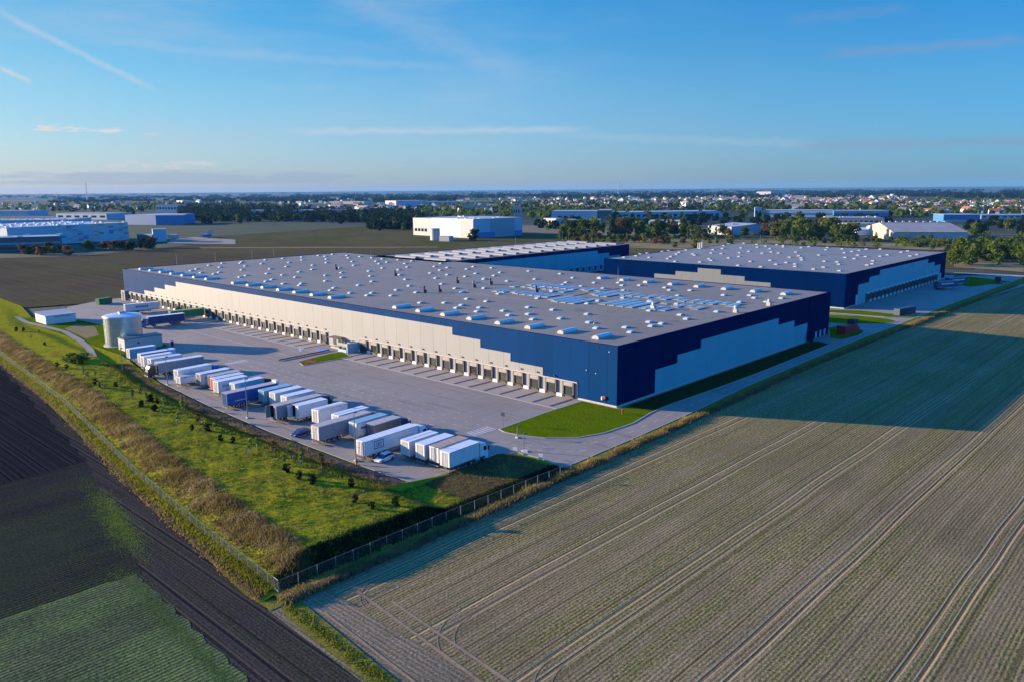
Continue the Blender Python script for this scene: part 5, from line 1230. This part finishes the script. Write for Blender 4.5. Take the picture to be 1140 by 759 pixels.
HL('apartment_block','grey apartment row with many windows behind the pale factory','apartments',516,237.5,540,237.5,228.8,15,'far_grey','far_roof_grey',win=12)
HL('apartment_block','lighter apartment block right of the grey apartment row','apartments',541,234,552,234,227.3,15,'far_beige','far_roof_grey',win=5)
HL('apartment_block','pair of cream blocks right of the apartment row','apartments',571,241,579,241,230,15,'house_cream','far_roof_grey',win=3)
HL('long_shed','long low light blue factory roofs in the middle town','hall',471,228.5,547,228,224.6,70,'far_pale_blue','far_roof_pale',win=14)
HL('long_hall','long pale blue hall behind the tree belt, left section','hall',614,245,664.5,245,235.3,60,'far_pale_blue','far_roof_pale')
HL('long_hall','dark middle section of the long pale hall','hall',665,246,679,246,234.4,60,'far_dark','far_roof_pale')
HL('long_hall','right section of the long pale hall with a strip of windows','hall',679.5,245,802,243.2,236,60,'far_pale_blue','far_roof_pale',win=18)
HL('white_shed','small white blocks left of the long pale hall','building',605,250,619,250.5,243.5,18,'far_white','far_roof_pale',win=3)
HL('low_shed','low pale sheds behind the tree belt','sheds',619,249.5,668,249.5,245,25,'far_grey','far_roof_pale')
HL('pitched_hall','pale blue pitched hall left of the small white silo','hall',722,253,755,253.5,247,25,'far_pale_blue','far_roof_pale',gable=True)
q = at(763,258.5,-.3); t_ = empty('silo',(q.x,q.y+4,-.3),0,'short white round silo left of the grey hangar','silo'); MB().cyl((0,0,0),(0,0,10.5),5.2,5.2,24).build('shell','far_white',t_); MB().cyl((0,0,10.5),(0,0,11),5.3,4.8,24).build('lid','far_roof_pale',t_)
p,L,H_,sg = HL('hangar','grey round roofed hangar among small trees','hangar',788,260.5,814,262.5,252,70,'far_grey','far_roof_pale',side='far_pale_blue',gable=True)
HL('white_block','narrow white block standing above the trees','building',840,242,848,242,231.3,12,'far_pale_blue','far_white',win=2)
HL('office_block','white cube office with shade coloured dark on its right side by the tall trees','building',876,257.5,887,257.8,247.3,22,'far_white','far_roof_grey',side='far_dark')  # end walls coloured dark in place of shade
HL('long_hall','very long bright blue and white hall behind the tall trees','hall',852,242,927,242.3,234.4,50,'far_pale_blue','far_roof_pale',band=[(.35,.6,'far_blue')])
HL('long_hall','bright blue right part of the very long hall','hall',928,242.5,989,242.5,235,50,'far_blue','far_roof_pale',band=[(.7,.95,'far_white')])
HL('factory_hall','grey brown factory range behind the white tent','factory',927,252,984,252,243,60,'far_beige','far_roof_grey',win=10,roofbumps=8)
HL('factory_hall','beige factory wing directly behind the white tent','factory',951,260.5,984.5,259.5,249.5,40,'far_beige','far_roof_grey')
p,L,H_,sg = HL('tent_hall','white tent hall with a gabled roof','tent',955.5,262.5,982,262.5,256.2,26,'tent','tent',gable=True)
# big grey roofed hall
a, b, c_ = at(993.5,269,-.3), at(1076.5,269.5,-.3), at(984.5,259.5,-.3); L = (b-a).length; rz = math.atan2(b.y-a.y,b.x-a.x)
p = empty('factory_hall',tuple(a),rz,'large hall with a broad pale grey roof and a row of pale bays','factory')
Hh = hgt_at(1035,269.2,258.5); Dp = 115
MB().box(0,L,0,Dp,0,Hh).build('wall','far_beige',p)
m = MB(); m.quad((-.5,-.8,Hh),(L+.5,-.8,Hh),(L+.5,Dp*.5,Hh+6.5),(-.5,Dp*.5,Hh+6.5)).quad((-.5,Dp+.8,Hh),(L+.5,Dp+.8,Hh),(L+.5,Dp*.5,Hh+6.5),(-.5,Dp*.5,Hh+6.5)); m.build('roof','far_roof_grey',p)
MB().quad((0,0,Hh),(0,Dp,Hh),(0,Dp/2,Hh+6.3)).quad((L,0,Hh),(L,Dp,Hh),(L,Dp/2,Hh+6.3)).build('gable','far_beige',p)
for k in range(9): MB().box(L*(k+.12)/9.2,L*(k+.86)/9.2,-.25,-.02,.8,Hh-.7).build('bay_panel','far_pale_blue' if k > 3 else 'far_white',p)
repeat('roof_vent', MB().box(-1.2,1.2,-1,1,0,1.6),'white_paint',p,[(L*(k+.5)/10,Dp*.5,Hh+6.2) for k in range(10)])
HL('blue_hall','deep blue hall with white stripes right of the grey roofed hall','hall',1050,247.5,1091,247.5,239.3,45,'far_blue','far_roof_pale',band=[(.0,.3,'far_white')])
HL('long_hall','pale long hall at the right edge of the picture','hall',1092,244,1160,244,239.6,45,'far_pale_blue','far_roof_pale',win=9)
HL('white_hall','white sheds in front of the fields on the far right','hall',1034,229.5,1045,229.5,225.8,40,'far_white','far_white')
HL('white_hall','white and blue hall near the far right fields','hall',1090,230,1108,230,225.5,60,'far_white','far_pale_blue')
HL('orange_hall','orange topped hall deep in the right town','hall',842,215.9+2.6,858,218.5,213.6,200,'far_white','roof_red')
HL('church','white church like building between the trees','church',873,235,879,235,229,14,'far_white','roof_dark',gable=True)
# town houses
def house_proto(w_, d_, h_, wall, roof):
    me1 = MB().box(-w_/2,w_/2,-d_/2,d_/2,0,h_).quad((-w_/2,-d_/2,h_),(-w_/2,d_/2,h_),(-w_/2,0,h_+d_*.42)).quad((w_/2,-d_/2,h_),(w_/2,d_/2,h_),(w_/2,0,h_+d_*.42)).mesh('wall', wall)
    r_ = d_*.42; me2 = MB().quad((-w_/2-.4,-d_/2-.4,h_-.3),(w_/2+.4,-d_/2-.4,h_-.3),(w_/2+.4,0,h_+r_+.05),(-w_/2-.4,0,h_+r_+.05)).quad((-w_/2-.4,d_/2+.4,h_-.3),(w_/2+.4,d_/2+.4,h_-.3),(w_/2+.4,0,h_+r_+.05),(-w_/2-.4,0,h_+r_+.05)).mesh('roof', roof)
    me3 = MB().box(w_*.2,w_*.2+.8,-.4,.4,h_+.5,h_+r_+1.2).mesh('chimney','roof_brown')
    return me1, me2, me3
HP = [(house_proto(14,10,6,'house_white','roof_red'),'white house with a red roof in the far town'),(house_proto(13,10,5.5,'house_white','roof_dark'),'white house with a dark roof in the far town'),(house_proto(16,11,6,'house_cream','roof_brown'),'cream house with a brown roof in the far town'),(house_proto(30,12,9,'house_white','far_roof_grey'),'long pale apartment house with a grey roof in the far town')]
rh = random.Random(77)
def houses(n, x0, x1, y0, y1, wts=(4,4,3,1)):
    for i in range(n):
        px = rh.uniform(x0,x1); py = rh.uniform(y0,y1); q = at(px,py,-.5); k = rh.choices(range(4), wts)[0]; (mw, mr, mc), lab = HP[k]
        p = bpy.data.objects.new('town_house', None); COL.objects.link(p); p.location = q; p.rotation_euler = (0,0,rh.choice([YAW+1.2,YAW+.2,YAW-.4,0,1.57])); s_ = rh.uniform(.9,1.25)*(1 if py > 224 else 1.25); p.scale = (s_,)*3
        tag(p, lab, 'house', 'houses of the far town')
        for n_, me_ in (('wall',mw),('roof',mr),('chimney',mc)): o = bpy.data.objects.new(n_, me_); COL.objects.link(o); o.parent = p
houses(62,800,1010,220,229,(4,3,2,3)); houses(48,1010,1145,227,240); houses(40,555,700,221.5,232,(3,4,3,1)); houses(30,700,880,221,230); houses(26,450,620,226,238,(3,3,3,2)); houses(22,330,450,225,238); houses(16,120,330,224,232); houses(18,880,990,229,235); houses(10,0,120,228,238)
# the rest of the town, too small and too many to count
m = MB(); rr_ = random.Random(99)
for (n, x0, x1, y0, y1) in ((330,780,1010,218,230),(150,1000,1150,225,238),(170,560,800,219,233),(90,300,560,222,236),(30,0,300,224,234)):
    for i in range(n):
        q = at(rr_.uniform(x0,x1), rr_.uniform(y0,y1), -.5); a = rr_.choice([YAW+1.2,YAW+.2,YAW-.4]); L_, W_, H_ = rr_.uniform(10,24), rr_.uniform(8,12), rr_.uniform(4,8); c, s_ = math.cos(a), math.sin(a)
        P = lambda u, v, z: (q.x+u*c-v*s_, q.y+u*s_+v*c, z-.5)
        b = [P(-L_/2,-W_/2,0),P(L_/2,-W_/2,0),P(L_/2,W_/2,0),P(-L_/2,W_/2,0)]; t4 = [P(-L_/2,-W_/2,H_),P(L_/2,-W_/2,H_),P(L_/2,W_/2,H_),P(-L_/2,W_/2,H_)]; r1, r2 = P(-L_/2,0,H_+W_*.4), P(L_/2,0,H_+W_*.4)
        m.mat(rr_.choice([0,0,0,1]))
        for k in range(4): m.quad(b[k], b[(k+1)%4], t4[(k+1)%4], t4[k])
        m.quad(t4[0], r1, t4[3]); m.quad(t4[1], t4[2], r2)
        m.mat(rr_.choice([2,3,4,4])); m.quad(t4[0], t4[1], r2, r1); m.quad(t4[2], t4[3], r1, r2)
m.build('distant_houses', ['house_white','house_cream','roof_red','roof_dark','far_roof_grey'])['kind'] = 'stuff'
# lattice mast, wind turbine, flags
q = at(97.5,225.5,-.5); h_ = hgt_at(97.5,225.5,202.5)
t_ = empty('lattice_mast', tuple(q), 0, 'tall thin lattice radio mast on the left horizon','mast'); m = MB(); wb = h_*.022
for sx, sy in ((1,1),(1,-1),(-1,-1),(-1,1)): m.cyl((sx*wb,sy*wb,0),(sx*wb*.7,sy*wb*.7,h_),.7,.5,4)
for k in range(14):
    z0 = h_*k/14; z1 = h_*(k+1)/14; m.cyl((-wb,-wb,z0),(wb*.8,wb*.8,z1),.35,.35,4); m.cyl((wb,-wb,z1),(-wb*.8,wb*.8,z0),.35,.35,4)
m.build('lattice','far_dark',t_)
q = at(64,225,-.5); t_ = empty('radio_mast', tuple(q), 0, 'shorter faint mast left of the lattice mast','mast'); MB().cyl((0,0,0),(0,0,hgt_at(64,225,215)),2.0,1.0,6).build('pole','far_dark',t_)
q = at(688,218,-.5); t_ = empty('wind_turbine', tuple(q), YAW+math.pi, 'white wind turbine on the horizon','wind turbine'); h_ = 95
MB().cyl((0,0,0),(0,0,h_),2.4,1.4,10).build('tower','far_white',t_); hb_ = MB().box(-7,5,-3,3,h_,h_+5).build('nacelle','far_white',t_)
for k in range(3):
    an = k*2.094+.4; MB().cyl((6,0,h_+2.5),(6,math.sin(an)*48,h_+2.5+math.cos(an)*48),1.2,.4,6).build('blade','far_white',t_)
for i, px in enumerate((230,232.8,235.6)):
    q = at(px,265,-.3); t_ = empty('flagpole', tuple(q), 0, ['left','middle','right'][i]+' one of three white banner flags on the distant building site','flag','three banner flags'); hh = 9.0
    MB().cyl((0,0,0),(0,0,hh),.14,.1,6).build('pole','far_white',t_); MB().box(.1,2.0,-.04,.04,hh*.45,hh-.1).build('banner','far_white',t_)
struct('site_road', MB().poly([at(186,271),at(262,272),at(262,267),at(215,264),at(190,267)], -.15), 'old_path')
struct('far_road', MB().poly([at(1062,304.5),at(1150,309),at(1150,307.5),at(1062,303.5)], .06), 'slab')
# poles around the far fence lines
for i, (px, py, ht) in enumerate(((197,295,7),(240,293,7),(281,290,7),(305,288,7),(626,269,9),(633,270,7),(659,270,8),(796,275,8),(846,272,8),(574,275,8),(478,289,6))):
    q = at(px,py,-.2); t_ = empty('lamp_mast', tuple(q), 0, ['thin pole on the field behind the long roof, position %s'%w_ for w_ in ('leftmost','second from left','third from left','fourth from left')][i] if i < 4 else 'thin pole beyond the low navy warehouse', 'pole', 'thin distant poles')
    MB().cyl((0,0,0),(0,0,ht),.12,.08,6).build('pole','far_grey',t_); MB().box(-.3,.3,-.15,.15,ht,ht+.15).build('lamp_head','far_grey',t_)

ordinal_labels([o for o in COL.objects if o.get('label') == 'thin pole beyond the low navy warehouse'], 'thin pole beyond the low navy warehouse')
# ================================================================ HAZE
HB = 16000
o = MB().box(-3000,HB,-3000,HB,-1.6,126).build('haze','asphalt'); o['kind'] = 'stuff'
m = bpy.data.materials.new('haze'); m.use_nodes = True; nt = m.node_tree; nt.nodes.clear()
out = nt.nodes.new('ShaderNodeOutputMaterial'); pv = nt.nodes.new('ShaderNodeVolumePrincipled')
pv.inputs['Color'].default_value = (.16,.50,1,1); pv.inputs['Density'].default_value = HAZE_DENSITY; pv.inputs['Anisotropy'].default_value = 0
nt.links.new(pv.outputs[0], out.inputs['Volume']); o.data.materials.clear(); o.data.materials.append(m); o.visible_shadow = True
print('trees', ntree, 'objects', len(bpy.data.objects))
